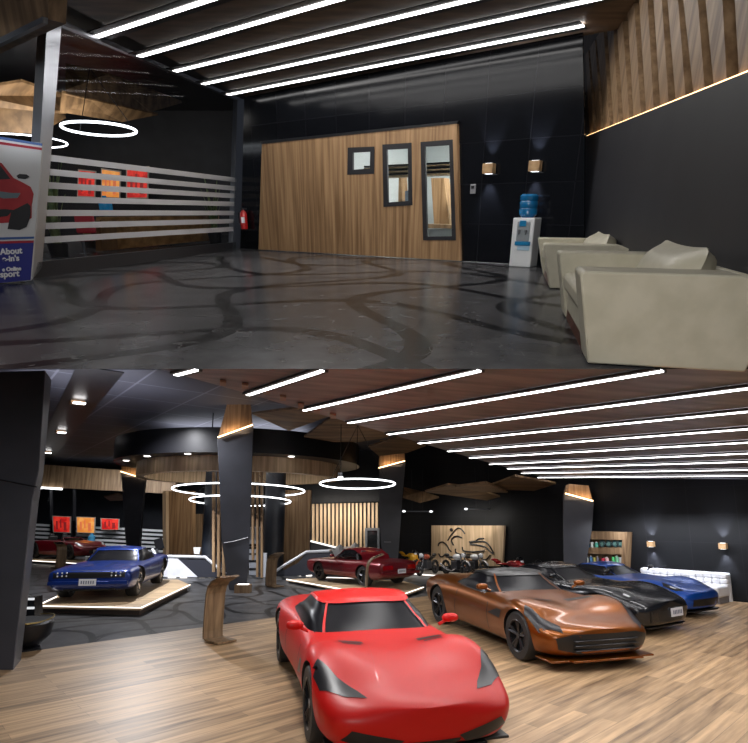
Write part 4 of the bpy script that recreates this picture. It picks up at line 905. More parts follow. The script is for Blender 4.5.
# white tufted sofa
sa, sb_ = B.fl(650, 598), B.fl(735, 604.5); sdv2 = -wd; sofa = thing('white_sofa', Wp(695, 596)-nW*.5, 'long white tufted sofa against the right wall beside the blue sports car', 'sofa')
s0 = Wp(647, 590); s1 = Wp(734.5, 601); s0.z = s1.z = 0; Ls_ = (s1-s0).length; n = 12
mb = MB(); 
for i in range(n):
    for j in range(3):
        c = s0+(s1-s0)*((i+.5)/n)-nW*.22+up*(.40+.12*j); mb.ell(c, (Ls_/n*.54, .11, .072), 10, rz=rw, sq=.6)
mb.build('tufted_back', pm('sofa_white', (.85, .86, .9), .4), sofa, smooth=True)
mb = MB(); mb.box((s0+s1)/2-nW*.12+up*.36, (Ls_, .14, .7), rz=rw); mb.build('back_frame', MATS['sofa_white'], sofa, bevel=.03)
mb = MB(); mb.box((s0+s1)/2-nW*.55+up*.3, (Ls_, .75, .26), rz=rw); mb.build('seat', MATS['sofa_white'], sofa, bevel=.05)
mb = MB(); mb.box((s0+s1)/2-nW*.5+up*.09, (Ls_*.96, .6, .18), rz=rw); mb.build('plinth', pm('sofa_plinth', (.3, .3, .33), .5), sofa)
light('sofa_light', 'AREA', (s0+s1)/2-nW*.75+up*1.9, 55, (.9, .93, 1), 3.2, .3, look=(s0+s1)/2-nW*.2+up*.5)
# ceiling pendants small tubes
for i, (a, b_) in enumerate([((404, 511.3), (431, 511.5)), ((466, 509), (500, 509.5))]):
    P0, P1 = B.aty(*a, 19.8), B.aty(*b_, 19.8)
    o = thing('tube_pendant', (P0+P1)/2, ['left', 'right'][i]+' of two thin tube lamps hanging before the motorcycle panel', 'pendant lamp', 'tube lamps before the motorcycle panel')
    mb = MB(); mb.tube([P0, P1], .022, 8); mb.build('tube', pm('tube_grey', (.12, .13, .15), .3, .5), o)
    for P in (P0, P1): mb = MB(); mb.ell(P, (.07, .05, .04), 10); mb.build('lamp_end', emis('tube_end', (.95, .97, 1), 1.6), o, smooth=True)
    mb = MB(); mb.tube([P0+(P1-P0)*.3, P0+(P1-P0)*.3+up*1.5], .006, 4); mb.tube([P0+(P1-P0)*.7, P0+(P1-P0)*.7+up*1.5], .006, 4); mb.build('suspension_wire', BLACK, o)
# car platforms
PLW = varied('platform_wood', (.42, .29, .17), (.70, .52, .33), (.8, 8, 1), .45, 5, rot=.1)
def platform(pts, h, label, leds):
    v = [B.fl(x, y, h) for x, y in pts]; o = thing('car_platform', sum(v, Vector())/len(v)-up*h, label, 'display platform', 'low lit car platforms')
    lo = [p-up*(h-.012) for p in v]; n = len(v)
    mb = MB(); mb.poly([p-up*.04 for p in v], up*.04); mb.build('deck', PLW, o)
    c = sum(v, Vector())/n; ins = [Vector((c.x+(p.x-c.x)*.96, c.y+(p.y-c.y)*.96, .01)) for p in v]
    mb = MB(); mb.poly(ins, up*(h-.05)); mb.build('plinth', pm('platform_plinth', (.07, .05, .04), .5), o)
    for i, j in leds: mb = MB(); mb.tube([v[i]+(c-v[i])*.008+up*.004, v[j]+(c-v[j])*.008+up*.004], .018, 6); mb.build('edge_light', LEDS, o)
    return o
platform([(36, 606.5), (141, 608.5), (190.5, 585), (178, 579.5), (68, 579.5), (56, 597)], .16, 'lit timber platform under the dark blue muscle car', [(0, 1), (1, 2), (5, 0)])
platform([(10, 559.5), (62, 562.5), (82, 564), (92, 561), (60, 557), (18, 556.5)], .12, 'far lit timber platform under the dark red roadster', [(0, 1), (1, 2)])
platform([(286, 579.5), (345, 590), (400, 596), (424, 587.5), (404, 581), (360, 578.5), (318, 577.5)], .1, 'lit timber platform under the dark red convertible', [(0, 1), (2, 3), (5, 6)])
PALEP = pm('pale_deck', (.36, .33, .30), .4)
for i, pts in enumerate([[(402, 573), (460, 577.5), (470, 573.5), (415, 569)], [(430, 580), (458, 583), (470, 579.5), (445, 576.5)]]):
    v = [B.fl(x, y, .06) for x, y in pts]; o = thing('motorcycle_platform', sum(v, Vector())/4-up*.06, ['left and longer pale motorcycle platform', 'small pale motorcycle platform nearer the viewer'][i], 'display platform', 'pale motorcycle platforms')
    mb = MB(); mb.poly([p-up*.05 for p in v], up*.05); mb.build('deck', PALEP, o)
    mb = MB(); mb.tube([v[0], v[1]], .02, 6); mb.build('edge_light', LEDS, o)
# info stands: a bent timber ribbon
def ribbon(base, yaw, H, W, label, s=1, tilt=.35):
    o = thing('info_stand', base, label, 'info stand', 'bent timber info stands', rz=yaw)
    prof = [(.42, .012), (.30, .012), (.05, .012), (0, .05), (-.01, .15), (.0, .45), (.02, H*.72), (.06, H*.82), (.14, H*.9), (.42, H*1.0)]
    th = .03; mb = MB(); n = len(prof); vs = []
    for i, (x, z) in enumerate(prof):
        a = prof[max(0, i-1)]; b_ = prof[min(n-1, i+1)]; dx, dz = b_[0]-a[0], b_[1]-a[1]; l = math.hypot(dx, dz); nx, nz = -dz/l*th, dx/l*th
        for y in (-W/2, W/2): vs += [(x*s, y, max(z, .006)), ((x+nx)*s, y, z+abs(nz) if i < 3 else z+nz)]
    fs = []
    for i in range(n-1):
        a = i*4; b_ = a+4; fs += [(a, b_, b_+2, a+2), (a+1, a+3, b_+3, b_+1), (a, a+1, b_+1, b_), (a+2, b_+2, b_+3, a+3)]
    fs += [(0, 2, 3, 1), (4*(n-1), 4*(n-1)+1, 4*(n-1)+3, 4*(n-1)+2)]
    mb.add(vs, fs); mb.build('timber_ribbon', W_STAND, o, local=True)
    mb = MB(); mb.box((.27*s, 0, H*.975), (.22, W*.8, .01), ry=-.33); mb.build('display_screen', pm('stand_screen', (.02, .02, .025), .15), o, local=True)
    return o
ribbon(B.fl(213, 642)+up*.032, -.75, 1.04, .36, 'bent timber info stand on the wood floor in front of the tall column')
ribbon(B.fl(271, 586.5), -.8, 1.0, .38, 'bent timber info stand farther back, right of the tall column')
ribbon(B.fl(367, 600), .15, 1.12, .3, 'bent timber info stand beside the dark red convertible')
ribbon(B.fl(60, 568.5), 2.5, 1.05, .4, 'bent timber info stand in front of the far dark red roadster')
# dark lounge chair and light bars at the left column
b = B.fl(27, 655)+Vector((-.35, .35, 0))
o = thing('dark_lounge_chair', b, 'round black chair with golden curved rims half hidden by the left column', 'chair')
mb = MB(); mb.lathe([(0, .08), (.30, .08), (.42, .2), (.45, .4), (.40, .44), (0, .42)], b, 28); mb.build('seat_shell', BLACK, o, smooth=True)
mb = MB(); mb.lathe([(0, 0), (.3, 0), (.3, .03), (.04, .06), (.04, .1), (0, .1)], b, 20); mb.build('foot', BLACK, o, smooth=True)
mb = MB(); pts = [b+Vector((cos(a)*.44, sin(a)*.44, .46+.02*sin(a*2))) for a in [-1.5+3.0*k/14 for k in range(15)]]; mb.tube(pts, .012, 6); pts = [b+Vector((cos(a)*.4, sin(a)*.4, .60)) for a in [2.6+1.9*k/14 for k in range(15)]]; mb.tube(pts, .012, 6)
mb.build('golden_rim', pm('gold', (.5, .38, .15), .3, .8), o, smooth=True)
b = B.fl(20, 632)
o = thing('light_totem', b, 'dark low cabinet with two white light bars beside the left column', 'light fixture')
mb = MB(); mb.poly([B.aty(*p, b.y) for p in [(12, 597), (34.5, 597), (34.5, 640), (12, 640)]], (0, .25, 0)); mb.build('cabinet_body', pm('cab_black', (.008, .009, .011), .25), o)
for y0 in (599.3, 608.3): mb = MB(); mb.tube([B.aty(12, y0, b.y-.03), B.aty(34, y0-.3, b.y-.03)], .022, 6); mb.build('light_bar', emis('bar_dim', (.95, .97, 1), .8), o)

# ============================================================ CARS
TYRE = pm('tyre_rubber', (.012, .012, .013), .6); RIMD = pm('rim_dark', (.05, .05, .055), .3, .8); RIMS = pm('rim_silver', (.42, .42, .45), .25, .9)
LAMPG = pm('headlight_glass', (.014, .014, .017), .3, spec=.3); LAMPW = pm('lamp_chrome', (.6, .62, .66), .15, .6, emit=(1, 1, 1), es=.12)
TRIMK = pm('black_trim', (.01, .01, .011), .35); PLATE = pm('licence_plate', (.62, .63, .68), .4); SEATK = pm('seat_leather', (.03, .028, .03), .5)
def paint(name, c, rough=.28, metal=.35):
    m = pm(name, c, rough, metal, coat=.5); m.node_tree.nodes['Principled BSDF'].inputs['Coat Roughness'].default_value = .12; return m
def eval_mesh(o):
    dg = bpy.context.evaluated_depsgraph_get(); dg.update(); me = bpy.data.meshes.new_from_object(o.evaluated_get(dg)); return me
def body_mesh(st, wheels, rw, cut=None, sub=3, well_mat=None):
    """lofted car body: cage of cross-sections, smoothed, wheel wells cut out"""
    mb = MB(); ns = len(st); R = 14; vs = []
    for (x, zb, ws, wm, zm, wsh, zsh, wt, zt, zc) in st:
        half = [(0, zb), (ws*.8, zb), (ws, zb+.05), (wm, zm), (wsh, zsh), (wt, zt), (wt*.5, (zt+zc)/2+abs(zc-zt)*.1), (0, zc)]
        ring = half+[(-y, z) for y, z in half[-2:0:-1]]
        vs += [(x, y, z) for y, z in ring]
    n = 14; fs = []
    for i in range(ns-1):
        for k in range(n): fs.append((i*n+k, i*n+(k+1) % n, (i+1)*n+(k+1) % n, (i+1)*n+k))
    for e in (0, ns-1):
        b = e*n
        for k in range(7):
            a, b2, c, d = b+k, b+k+1, b+(n-k-1) % n, b+(n-k) % n
            q = [a, b2, c, d]; u = []
            for t in q:
                if t not in u: u.append(t)
            if len(u) >= 3: fs.append(tuple(u))
    mb.add(vs, fs); o = mb.build('tmp', TRIMK, base=(0, 0, 0)); o.matrix_world = Matrix.Identity(4)
    md = o.modifiers.new('s', 'SUBSURF'); md.levels = sub; md.render_levels = sub
    cut_o = MB()
    cut_os = []
    for (wx, wz, wr, yo) in wheels:
        for sgn in (-1, 1):
            c = MB(); c.lathe([(0, 0), (wr, 0), (wr, .46), (0, .46)], (wx, sgn*(yo+.12)-(0 if sgn < 0 else .46), wz), 40, axis='Y'); cut_os.append(c)
    if cut: cut_os.append(cut)
    for c in cut_os:
        q = c.build('cut', [TRIMK], base=(0, 0, 0)); q.matrix_world = Matrix.Identity(4)
        b = o.modifiers.new('b', 'BOOLEAN'); b.object = q; b.operation = 'DIFFERENCE'; b.solver = 'EXACT'; b.material_mode = 'TRANSFER'
    me = eval_mesh(o)
    for c in [x for x in COL.objects if x.name.startswith('cut')]: bpy.data.objects.remove(c)
    bpy.data.objects.remove(o)
    return me
def clean(me, matpaint):
    # first slot belongs to the shell, cut faces keep black trim
    return me
def make_car(name, base, yaw, label, spec, scale=1.0, group=None, tiltx=0):
    P = spec; st = P['st']; ax, ar = P['axles']; wr = P['wr']; tw = P['tw']; yo = P['yo']
    o = thing(name, base, label, 'car', group)
    o.matrix_world = CUR.M @ Matrix.Translation(Vector(base)) @ Matrix.Rotation(yaw, 4, 'Z') @ Matrix.Scale(scale, 4)
    o['_b'] = (0, 0, 0)
    wheels = [(ax, wr[0], wr[0]*1.1, yo), (ar, wr[1], wr[1]*1.1, yo)]
    cut = None
    if P.get('open'):
        cx0, cx1, cw, cz = P['open']; cut = MB(); cut.box(((cx0+cx1)/2, 0, cz+.5), (cx1-cx0, cw*2, 1.0))
    me = body_mesh(st, wheels, wr, cut)
    bo = bpy.data.objects.new('body', me); COL.objects.link(bo); bo.parent = o
    me.materials.clear(); me.materials.append(P['paint']); me.materials.append(TRIMK)
    # shell / wells: faces deep inside the wells go black
    for p in me.polygons:
        c = p.center; k = 0
        for (wx, wz, r_, yy) in wheels:
            d = math.hypot(c.x-wx, c.z-wz)
            if d < r_*1.004 and abs(c.y) < yy+.09 and (abs(c.y) > yy-.45): k = 1
        if c.z < P.get('sill', .22) and abs(c.y) > .3: k = 1
        if P.get('open') and cx0-.01 < c.x < cx1+.01 and abs(c.y) < cw+.005 and c.z < cz+.16 and abs(c.z-cz) < .02: k = 1
        p.material_index = k; p.use_smooth = True
    me.set_sharp_from_angle(angle=radians(40))
    bm = bmesh.new(); bm.from_mesh(me); bv = BVHTree.FromBMesh(bm); bm.free()
    def patch(nm, poly, mode, mat, off=.006, parent=None, mirror=False, cuts=3, thick=None):
        for s_ in ((1, -1) if mirror else (1,)):
            bm = bmesh.new(); vv = []
            for p in poly:
                if mode == 'top': q = (p[0], p[1]*s_, 3)
                elif mode == 'front': q = (5, p[0]*s_, p[1])
                elif mode == 'back': q = (-5, p[0]*s_, p[1])
                else: q = (p[0], 3*s_, p[1])
                vv.append(bm.verts.new(q))
            bm.faces.new(vv); bmesh.ops.triangulate(bm, faces=bm.faces[:])
            bmesh.ops.subdivide_edges(bm, edges=bm.edges[:], cuts=cuts, use_grid_fill=True)
            dr = {'top': Vector((0, 0, -1)), 'front': Vector((-1, 0, 0)), 'back': Vector((1, 0, 0)), 'side': Vector((0, -s_, 0))}[mode]
            for v in bm.verts:
                loc, nrm, idx, dist = bv.ray_cast(v.co, dr)
                if loc is None: loc, nrm, idx, dist = bv.find_nearest(v.co+dr*(3.9 if mode in ('front', 'back') else 2.2))
                if nrm.dot(dr) > 0: nrm = -nrm
                v.co = loc+nrm*off
            m2 = bpy.data.meshes.new(nm); bmesh.ops.recalc_face_normals(bm, faces=bm.faces); bm.to_mesh(m2); bm.free(); m2.materials.append(mat)
            for p in m2.polygons: p.use_smooth = True
            q = bpy.data.objects.new(nm, m2); COL.objects.link(q); q.parent = parent or o
        return q
    # wheels
    for i, (wx, r_) in enumerate(((ax, wr[0]), (ar, wr[1]))):
        for s_ in (-1, 1):
            y1 = s_*yo; y0 = s_*(yo-tw)
            mb = MB(); prof = [(r_*.66, 0), (r_*.93, 0), (r_, .035), (r_, tw-.035), (r_*.93, tw), (r_*.66, tw)]
            mb.lathe(prof, (wx, y1 if s_ < 0 else y1-tw, r_), 40, axis='Y', close=True)
            w_ = mb.build('wheel', TYRE, o, smooth=True, local=True)
            mb = MB(); yc_ = y1-s_*.05
            mb.tube([(wx, y1-s_*.02+0*k, r_) for k in (0,)]+[(wx, y1-s_*.09, r_)], r_*.13, 14)
            ns_ = P.get('spokes', 5)
            for k in range(ns_):
                for dlt in ((-.16, .16) if ns_ <= 5 else (0,)):
                    a = 2*pi*k/ns_+.3; a2 = a+dlt
                    mb.tube([(wx+cos(a)*r_*.08, y1-s_*.045, r_+sin(a)*r_*.08), (wx+cos(a2)*r_*.66, y1-s_*.02, r_+sin(a2)*r_*.66)], .022, 6)
            pts = [(wx+cos(a)*r_*.655, y1-s_*.015, r_+sin(a)*r_*.655) for a in [2*pi*k/32 for k in range(32)]]
            mb.tube(pts, .018, 6, closed=True); mb.build('rim', P['rim'], w_, smooth=True, local=True)
            mb = MB(); mb.tube([(wx, y1-s_*.12, r_), (wx, y1-s_*.14, r_)], r_*.6, 24); mb.build('brake_disc', pm('brake_disc', (.09, .09, .095), .4, .6), w_, local=True)
    # greenhouse
    gh = P.get('gh')
    if gh:
        xb, xt, rt, rb_, wb_, wt_, zb1, zb2, zr, nn = gh
        def S(t, a, off=0):
            f = xb+(xt-xb)*t; r = rb_+(rt-rb_)*t; w2 = wb_+(wt_-wb_)*t+.035*sin(pi*t); c, s_ = cos(a), sin(a); hx = (f-r)/2+off
            x = (f+r)/2+hx*math.copysign(abs(c)**(2/nn), c); y = (w2+off)*math.copysign(abs(s_)**(2/nn), s_)
            u = (x-rb_)/(xb-rb_); z0 = zb2+(zb1-zb2)*u; z1 = zr-.05*((x-(xt+rt)/2)/max(.3, (xt-rt)/2))**2*P.get('camber', 1)
            y -= 0; z1 -= .03*(y/wt_)**2 if t > .5 else 0
            return Vector((x, y, z0+(z1-z0)*t+off*.6))
        NA = 64; NT = 8
        def surf(nm, ts, angs, mat, off, close=False, cap=False, parent=None, thick=0):
            vs = [S(t, a, off) for t in ts for a in angs]; n = len(angs); fs = []
            for i in range(len(ts)-1):
                for k in range(n if close else n-1): fs.append((i*n+k, i*n+(k+1) % n, (i+1)*n+(k+1) % n, (i+1)*n+k))
            mb = MB(); mb.add(vs, fs)
            if cap:
                last = [S(ts[-1], a, off) for a in angs]; cx = sum((p.x for p in last))/n; prev = [len(vs)-n+k for k in range(n)]
                for q in (.8, .55, .3, .08):
                    rr = [Vector((cx+(p.x-cx)*q, p.y*q, p.z+.035*(1-q*q)+(zr-p.z)*(1-q)*.5)) for p in last]; b0 = len(mb.v); mb.v += rr
                    for k in range(n): mb.f.append((prev[k], prev[(k+1) % n], b0+(k+1) % n, b0+k)); mb.m.append(0)
                    prev = [b0+k for k in range(n)]
                mb.f.append(tuple(prev)); mb.m.append(0)
            q = mb.build(nm, mat, parent or o, smooth=True, local=True)
            if thick: md = q.modifiers.new('so', 'SOLIDIFY'); md.thickness = thick; md.offset = 0
            return q
        A_ = [2*pi*k/NA for k in range(NA)]; T_ = [i/NT for i in range(NT+1)]
        fa = P.get('fa', .62)          # half angle of the windscreen in ring parameter
        arc = lambda a0, a1, m=10: [a0+(a1-a0)*k/m for k in range(m+1)]
        pil = P.get('pillar', P['paint'])
        if not P.get('convertible'):
            surf('window_glass', T_, A_, AGLASS, -.012, True)
            surf('roof', [.93, 1.0], A_, P.get('roof', P['paint']), .004, True, True)
            for s_ in (1, -1):
                surf('front_pillar', T_, arc(s_*(fa-.03), s_*(fa+.05), 3), pil, .006)
                c0, c1 = P.get('cp', (2.2, 2.75)); surf('rear_pillar', T_, arc(s_*c0, s_*c1, 8), P.get('roof', P['paint']), .006)
                surf('window_sill_trim', [0, .05], arc(s_*fa, s_*c0, 14), TRIMK, .008)
        else:
            T2 = [i/NT*.92 for i in range(NT+1)]
            surf('windscreen', T2, arc(-fa, fa, 18), BGLASS, 0, thick=.01)
            top = [S(.92, a, .004) for a in arc(-fa, fa, 18)]
            mb = MB(); mb.tube([S(t, fa, .004) for t in T2]+top[::-1][1:-1]+[S(t, -fa, .004) for t in T2[::-1]], .022, 8); mb.build('windscreen_frame', pil, o, smooth=True, local=True)
    if P.get('open'):
        mb = MB()
        for s_ in (-1, 1):
            mb = MB(); sxp = P.get('seatx', (cx0+cx1)/2-.15)
            mb.box((sxp, s_*.36, cz+.1), (.5, .46, .14)); mb.box((sxp-.28, s_*.36, cz+.36), (.14, .44, .56), ry=.2); mb.box((sxp-.36, s_*.36, cz+.68), (.1, .24, .16), ry=.2)
            mb.build('seat', P.get('seatm', SEATK), o, bevel=.04, smooth=True, local=True)
        mb = MB(); mb.tube([(cx1-.45+sin(a)*.06, .36+cos(a)*.18, cz+.42+sin(a)*.16) for a in [2*pi*k/20 for k in range(20)]], .016, 6, closed=True); mb.tube([(cx1-.45, .36, cz+.42), (cx1-.1, .36, cz+.3)], .02, 6)
        mb.build('steering_wheel', TRIMK, o, smooth=True, local=True)
        mb = MB(); mb.box((cx1-.12, 0, cz+.3), (.26, cw*1.9, .2)); mb.build('dashboard', SEATK, o, bevel=.05, local=True)
    # mirrors
    if P.get('mirror'):
        mx_, my_, mz_ = P['mirror']
        for s_ in (-1, 1):
            mb = MB(); mb.ell((mx_, s_*(my_+.05), mz_+.04), (.06, .10, .05), 14, sq=.8); mb.tube([(mx_, s_*(my_-.1), mz_-.03), (mx_, s_*(my_+.03), mz_+.03)], .02, 6); mb.build('wing_mirror', P.get('mirrorm', P['paint']), o, smooth=True, local=True)
    for args in P.get('patches', []):
        nm, poly, mode, mat, mir = args[:5]; patch(nm, poly, mode, mat, args[5] if len(args) > 5 else .006, mirror=mir)
    for nm, fn, mat in P.get('extras', []):
        mb = MB(); fn(mb); mb.build(nm, mat, o, bevel=.008, smooth=True, local=True)
    if P.get('plate'):
        px, pz, pyy = P['plate']; s_ = 1 if px > 0 else -1
        pl = MB(); pl.box((px, pyy, pz), (.02, .38, .15)); plo = pl.build('licence_plate', PLATE, o, local=True)
        plc = MB()
        for k in range(6): plc.box((px+s_*.012, pyy-.13+k*.052, pz), (.004, .026, .07))
        plc.build('plate_characters', pm('plate_ink', (.12, .14, .2), .5), plo, local=True)
    return o
def line_side(x0, z0, x1, z1, w=.008):
    dx, dz = x1-x0, z1-z0; l = math.hypot(dx, dz); nx, nz = -dz/l*w, dx/l*w
    return [(x0-nx, z0-nz), (x1-nx, z1-nz), (x1+nx, z1+nz), (x0+nx, z0+nz)]
SEAMK = pm('seam_dark', (.008, .008, .008), .6)
# sports coupe shapes ---------------------------------------------------------
def sports_st(L1=2.36, L2=-2.34, W=.99, hood=.80, tail=.92, nose=.58, hip=.035):
    k = W/.99
    return [(L1, .24, .40*k, .60*k, .40, .56*k, nose-.08, .34*k, nose-.01, nose),
            (L1-.13, .15, .78*k, .87*k, .38, .82*k, nose-.02, .52*k, nose+.05, nose+.06),
            (L1-.45, .13, .88*k, .95*k, .42, .91*k, nose+.09, .62*k, nose+.10, nose+.11),
            (1.72, .13, .90*k, .975*k, .46, .94*k, .74, .70*k, max(nose+.24, .77), nose+.15),
            (1.42, .13, .91*k, .985*k, .50, .95*k, .80, .72*k, .845, hood-.03),
            (1.18, .13, .91*k, .97*k, .50, .92*k, .80, .68*k, .83, hood-.01),
            (1.0, .13, .90*k, .955*k, .50, .89*k, hood+.01, .66*k, hood+.03, hood+.03),
            (.55, .13, .88*k, .925*k, .48, .86*k, hood+.02, .66*k, hood+.075, hood+.09),
            (-.2, .13, .88*k, .92*k, .48, .86*k, hood+.04, .68*k, hood+.09, hood+.10),
            (-.85, .13, .90*k, .955*k, .50, .90*k, hood+.07, .70*k, hood+.12, hood+.11),
            (-1.42, .14, .93*k, (1.0+hip)*k, .56, .96*k, tail-.07, .70*k, tail, tail-.01),
            (-1.9, .18, .90*k, .98*k, .58, .92*k, tail-.07, .66*k, tail, tail),
            (L2+.12, .26, .84*k, .92*k, .6, .87*k, tail-.08, .60*k, tail-.01, tail-.01),
            (L2, .36, .66*k, .78*k, .62, .72*k, tail-.16, .5*k, tail-.08, tail-.08)]
RED = paint('paint_red', (.50, .006, .004), .46, .0); RED.node_tree.nodes['Principled BSDF'].inputs['Specular IOR Level'].default_value = .3; RED.node_tree.nodes['Principled BSDF'].inputs['Coat Weight'].default_value = .12; RED.node_tree.nodes['Principled BSDF'].inputs['Coat Roughness'].default_value = .22
HL_red = [(1.62, .83), (1.70, .90), (1.95, .86), (2.14, .68), (2.22, .50), (2.10, .56), (1.90, .70)]
def split(mb): mb.box((2.2, 0, .14), (.2, 1.1, .03)); mb.box((2.0, 0, .13), (.4, 1.62, .025))
red = dict(st=sports_st(L1=2.42, W=.955, hood=.73, tail=.86, nose=.50), axles=(1.50, -1.48), wr=(.335, .36), tw=.25, yo=.905, paint=RED, rim=RIMD, spokes=5, sill=.2,
    gh=(1.02, .18, -.72, -1.85, .77, .58, .72, .82, 1.13, 4.6), fa=.66, cp=(2.3, 2.95), mirror=(.62, .88, .84),
    patches=[('headlight', HL_red, 'top', LAMPG, True), ('bonnet_vent', [(1.16, .30), (1.19, .56), (1.27, .56), (1.26, .30)], 'top', TRIMK, True), ('bonnet_vent_slat', [(1.30, .34), (1.31, .54), (1.34, .54), (1.33, .34)], 'top', TRIMK, True),
             ('lower_intake', [(.24, .27), (.66, .36), (.74, .27), (.34, .19)], 'front', TRIMK, True), ('centre_intake', [(-.22, .17), (-.26, .25), (.26, .25), (.22, .17)], 'front', TRIMK, False),
             ('side_intake', [(.62, .40), (.95, .46), (.98, .60), (.80, .58)], 'side', TRIMK, True),
             ('door_seam', line_side(.55, .78, .60, .26), 'side', SEAMK, True), ('door_seam', line_side(-.55, .84, -.62, .28), 'side', SEAMK, True),
             ('bonnet_crease', [(1.3, .26), (2.1, .36), (2.1, .366), (1.3, .266)], 'top', pm('crease_red', (.5, .01, .007), .3, .3, coat=.8), True)],
    extras=[('front_splitter', split, TRIMK)])
make_car('red_sports_coupe', B.fl(0, 0) if False else Vector((-.14, 6.95, .032)), radians(-75), 'bright red sports coupe in the foreground on the wood floor', red, scale=.97)
ORA = paint('paint_orange', (.21, .058, .004), .34, .7)
def fins(mb):
    for z in (.27, .33, .39): mb.box((2.27, 0, z), (.05, 1.0, .012))
ora = dict(st=sports_st(L1=2.28, W=.94, hood=.73, nose=.53, tail=.87), axles=(1.47, -1.45), wr=(.335, .35), tw=.24, yo=.892, paint=ORA, rim=RIMD, spokes=5, sill=.2,
    gh=(.82, .05, -.62, -1.75, .75, .55, .74, .84, 1.11, 4.2), fa=.62, cp=(2.5, 3.0), roof=TRIMK, pillar=ORA, mirror=(.5, .87, .87), mirrorm=ORA,
    patches=[('headlight', [(1.58, .80), (1.68, .88), (1.98, .84), (2.20, .62), (2.10, .60), (1.85, .72)], 'top', LAMPG, True), ('bonnet_vent', [(1.15, .12), (1.28, .50), (1.38, .50), (1.28, .12)], 'top', TRIMK, True),
             ('grille', [(-.68, .28), (-.72, .42), (-.5, .47), (.5, .47), (.72, .42), (.68, .28), (.4, .22), (-.4, .22)], 'front', TRIMK, False),
             ('side_vent', [(.55, .52), (.98, .50), (1.02, .62), (.85, .62)], 'side', TRIMK, True), ('side_scallop', line_side(-.9, .60, .5, .56, .025), 'side', pm('scallop_brown', (.2, .05, .01), .35, .6), True),
             ('door_seam', line_side(.5, .80, .55, .26), 'side', SEAMK, True), ('door_seam', line_side(-.6, .86, -.7, .28), 'side', SEAMK, True)],
    extras=[('front_splitter', split, ORA), ('grille_bars', fins, RIMD)])
make_car('orange_sports_coupe', Vector((2.50, 9.85, .032)), radians(-74), 'metallic orange sports coupe parked between the red and the black car', ora)
BLK = paint('paint_black', (.010, .011, .014), .22, .3)
blk = dict(st=sports_st(L1=2.42, W=.95, hood=.76, nose=.60, tail=.88), axles=(1.45, -1.42), wr=(.335, .355), tw=.24, yo=.90, paint=BLK, rim=RIMD, spokes=7, sill=.2,
    gh=(.85, .10, -.70, -1.85, .75, .56, .77, .87, 1.13, 4.2), fa=.6, cp=(2.5, 3.0), mirror=(.5, .87, .90), plate=(2.44, .40, .12),
    patches=[('headlight', [(1.75, .74), (1.80, .86), (2.08, .80), (2.22, .62), (2.05, .60)], 'top', LAMPG, True), ('headlight_lens', [(1.92, .70), (1.94, .76), (2.05, .74), (2.05, .68)], 'top', LAMPW, True, .012),
             ('grille', [(-.6, .26), (-.62, .44), (.62, .44), (.6, .26)], 'front', TRIMK, False), ('door_seam', line_side(.5, .84, .55, .28), 'side', SEAMK, True)],
    extras=[('front_splitter', split, TRIMK)])
make_car('black_sports_coupe', Vector((3.98, 11.85, .032)), radians(-57), 'black sports coupe with a pale number plate between the orange and the blue car', blk, scale=.95)
BLU = paint('paint_blue', (.006, .075, .42), .28, .35)
blu = dict(st=sports_st(L1=2.35, W=.95, hood=.74, nose=.57, tail=.85), axles=(1.42, -1.40), wr=(.33, .345), tw=.24, yo=.90, paint=BLU, rim=RIMD, spokes=7, sill=.2,
    gh=(.65, -.05, -.85, -1.7, .74, .56, .76, .86, 1.10, 4.2), fa=.6, cp=(2.4, 3.0), mirror=(.42, .88, .94), mirrorm=TRIMK,
    patches=[('headlight', [(1.70, .74), (1.78, .84), (2.05, .76), (2.15, .60), (2.0, .60)], 'top', LAMPG, True), ('headlight_lens', [(1.86, .70), (1.90, .76), (2.0, .72), (2.0, .66)], 'top', LAMPW, True, .012),
             ('grille', [(-.55, .26), (-.55, .42), (.55, .42), (.55, .26)], 'front', TRIMK, False), ('door_seam', line_side(.45, .8, .5, .26), 'side', SEAMK, True)],
    extras=[('front_splitter', split, TRIMK)])
make_car('blue_sports_coupe', Vector((5.85, 13.45, .032)), radians(-58), 'bright blue sports coupe parked closest to the white sofa', blu, scale=.87)
# muscle cars ------------------------------------------------------------------
def muscle_st(L1=2.38, L2=-2.42, W=.95):
    k = W/.95
    return [(L1, .40, .76*k, .84*k, .50, .84*k, .70, .72*k, .735, .74), (L1-.08, .26, .84*k, .90*k, .48, .90*k, .73, .74*k, .78, .78),
            (L1-.45, .2, .87*k, .93*k, .48, .92*k, .76, .74*k, .815, .82), (1.40, .19, .88*k, .95*k, .50, .94*k, .80, .74*k, .83, .85), (.95, .19, .87*k, .94*k, .50, .92*k, .79, .74*k, .85, .88),
            (.55, .19, .87*k, .93*k, .50, .91*k, .79, .74*k, .86, .89), (-.3, .19, .87*k, .93*k, .50, .91*k, .80, .74*k, .87, .88), (-.95, .19, .88*k, .95*k, .52, .93*k, .84, .75*k, .90, .89),
            (-1.42, .2, .90*k, .98*k, .54, .96*k, .88, .76*k, .92, .91), (-1.95, .24, .88*k, .95*k, .56, .93*k, .86, .76*k, .91, .90), (L2+.1, .32, .84*k, .90*k, .58, .89*k, .84, .74*k, .89, .88), (L2, .42, .78*k, .84*k, .6, .83*k, .80, .7*k, .84, .84)]
MBL = paint('paint_deep_blue', (.006, .03, .20), .3, .4)
def lamps4(mb):
    for s_ in (-1, 1):
        for y in (.50, .60, .70):
            for dz in (.60, .67): mb.box((2.37, s_*y, dz), (.02, .035, .035))
def bump(mb): mb.box((2.38, 0, .44), (.12, 1.76, .08)); 
def skirt(mb): mb.box((2.22, 0, .32), (.14, 1.15, .14))
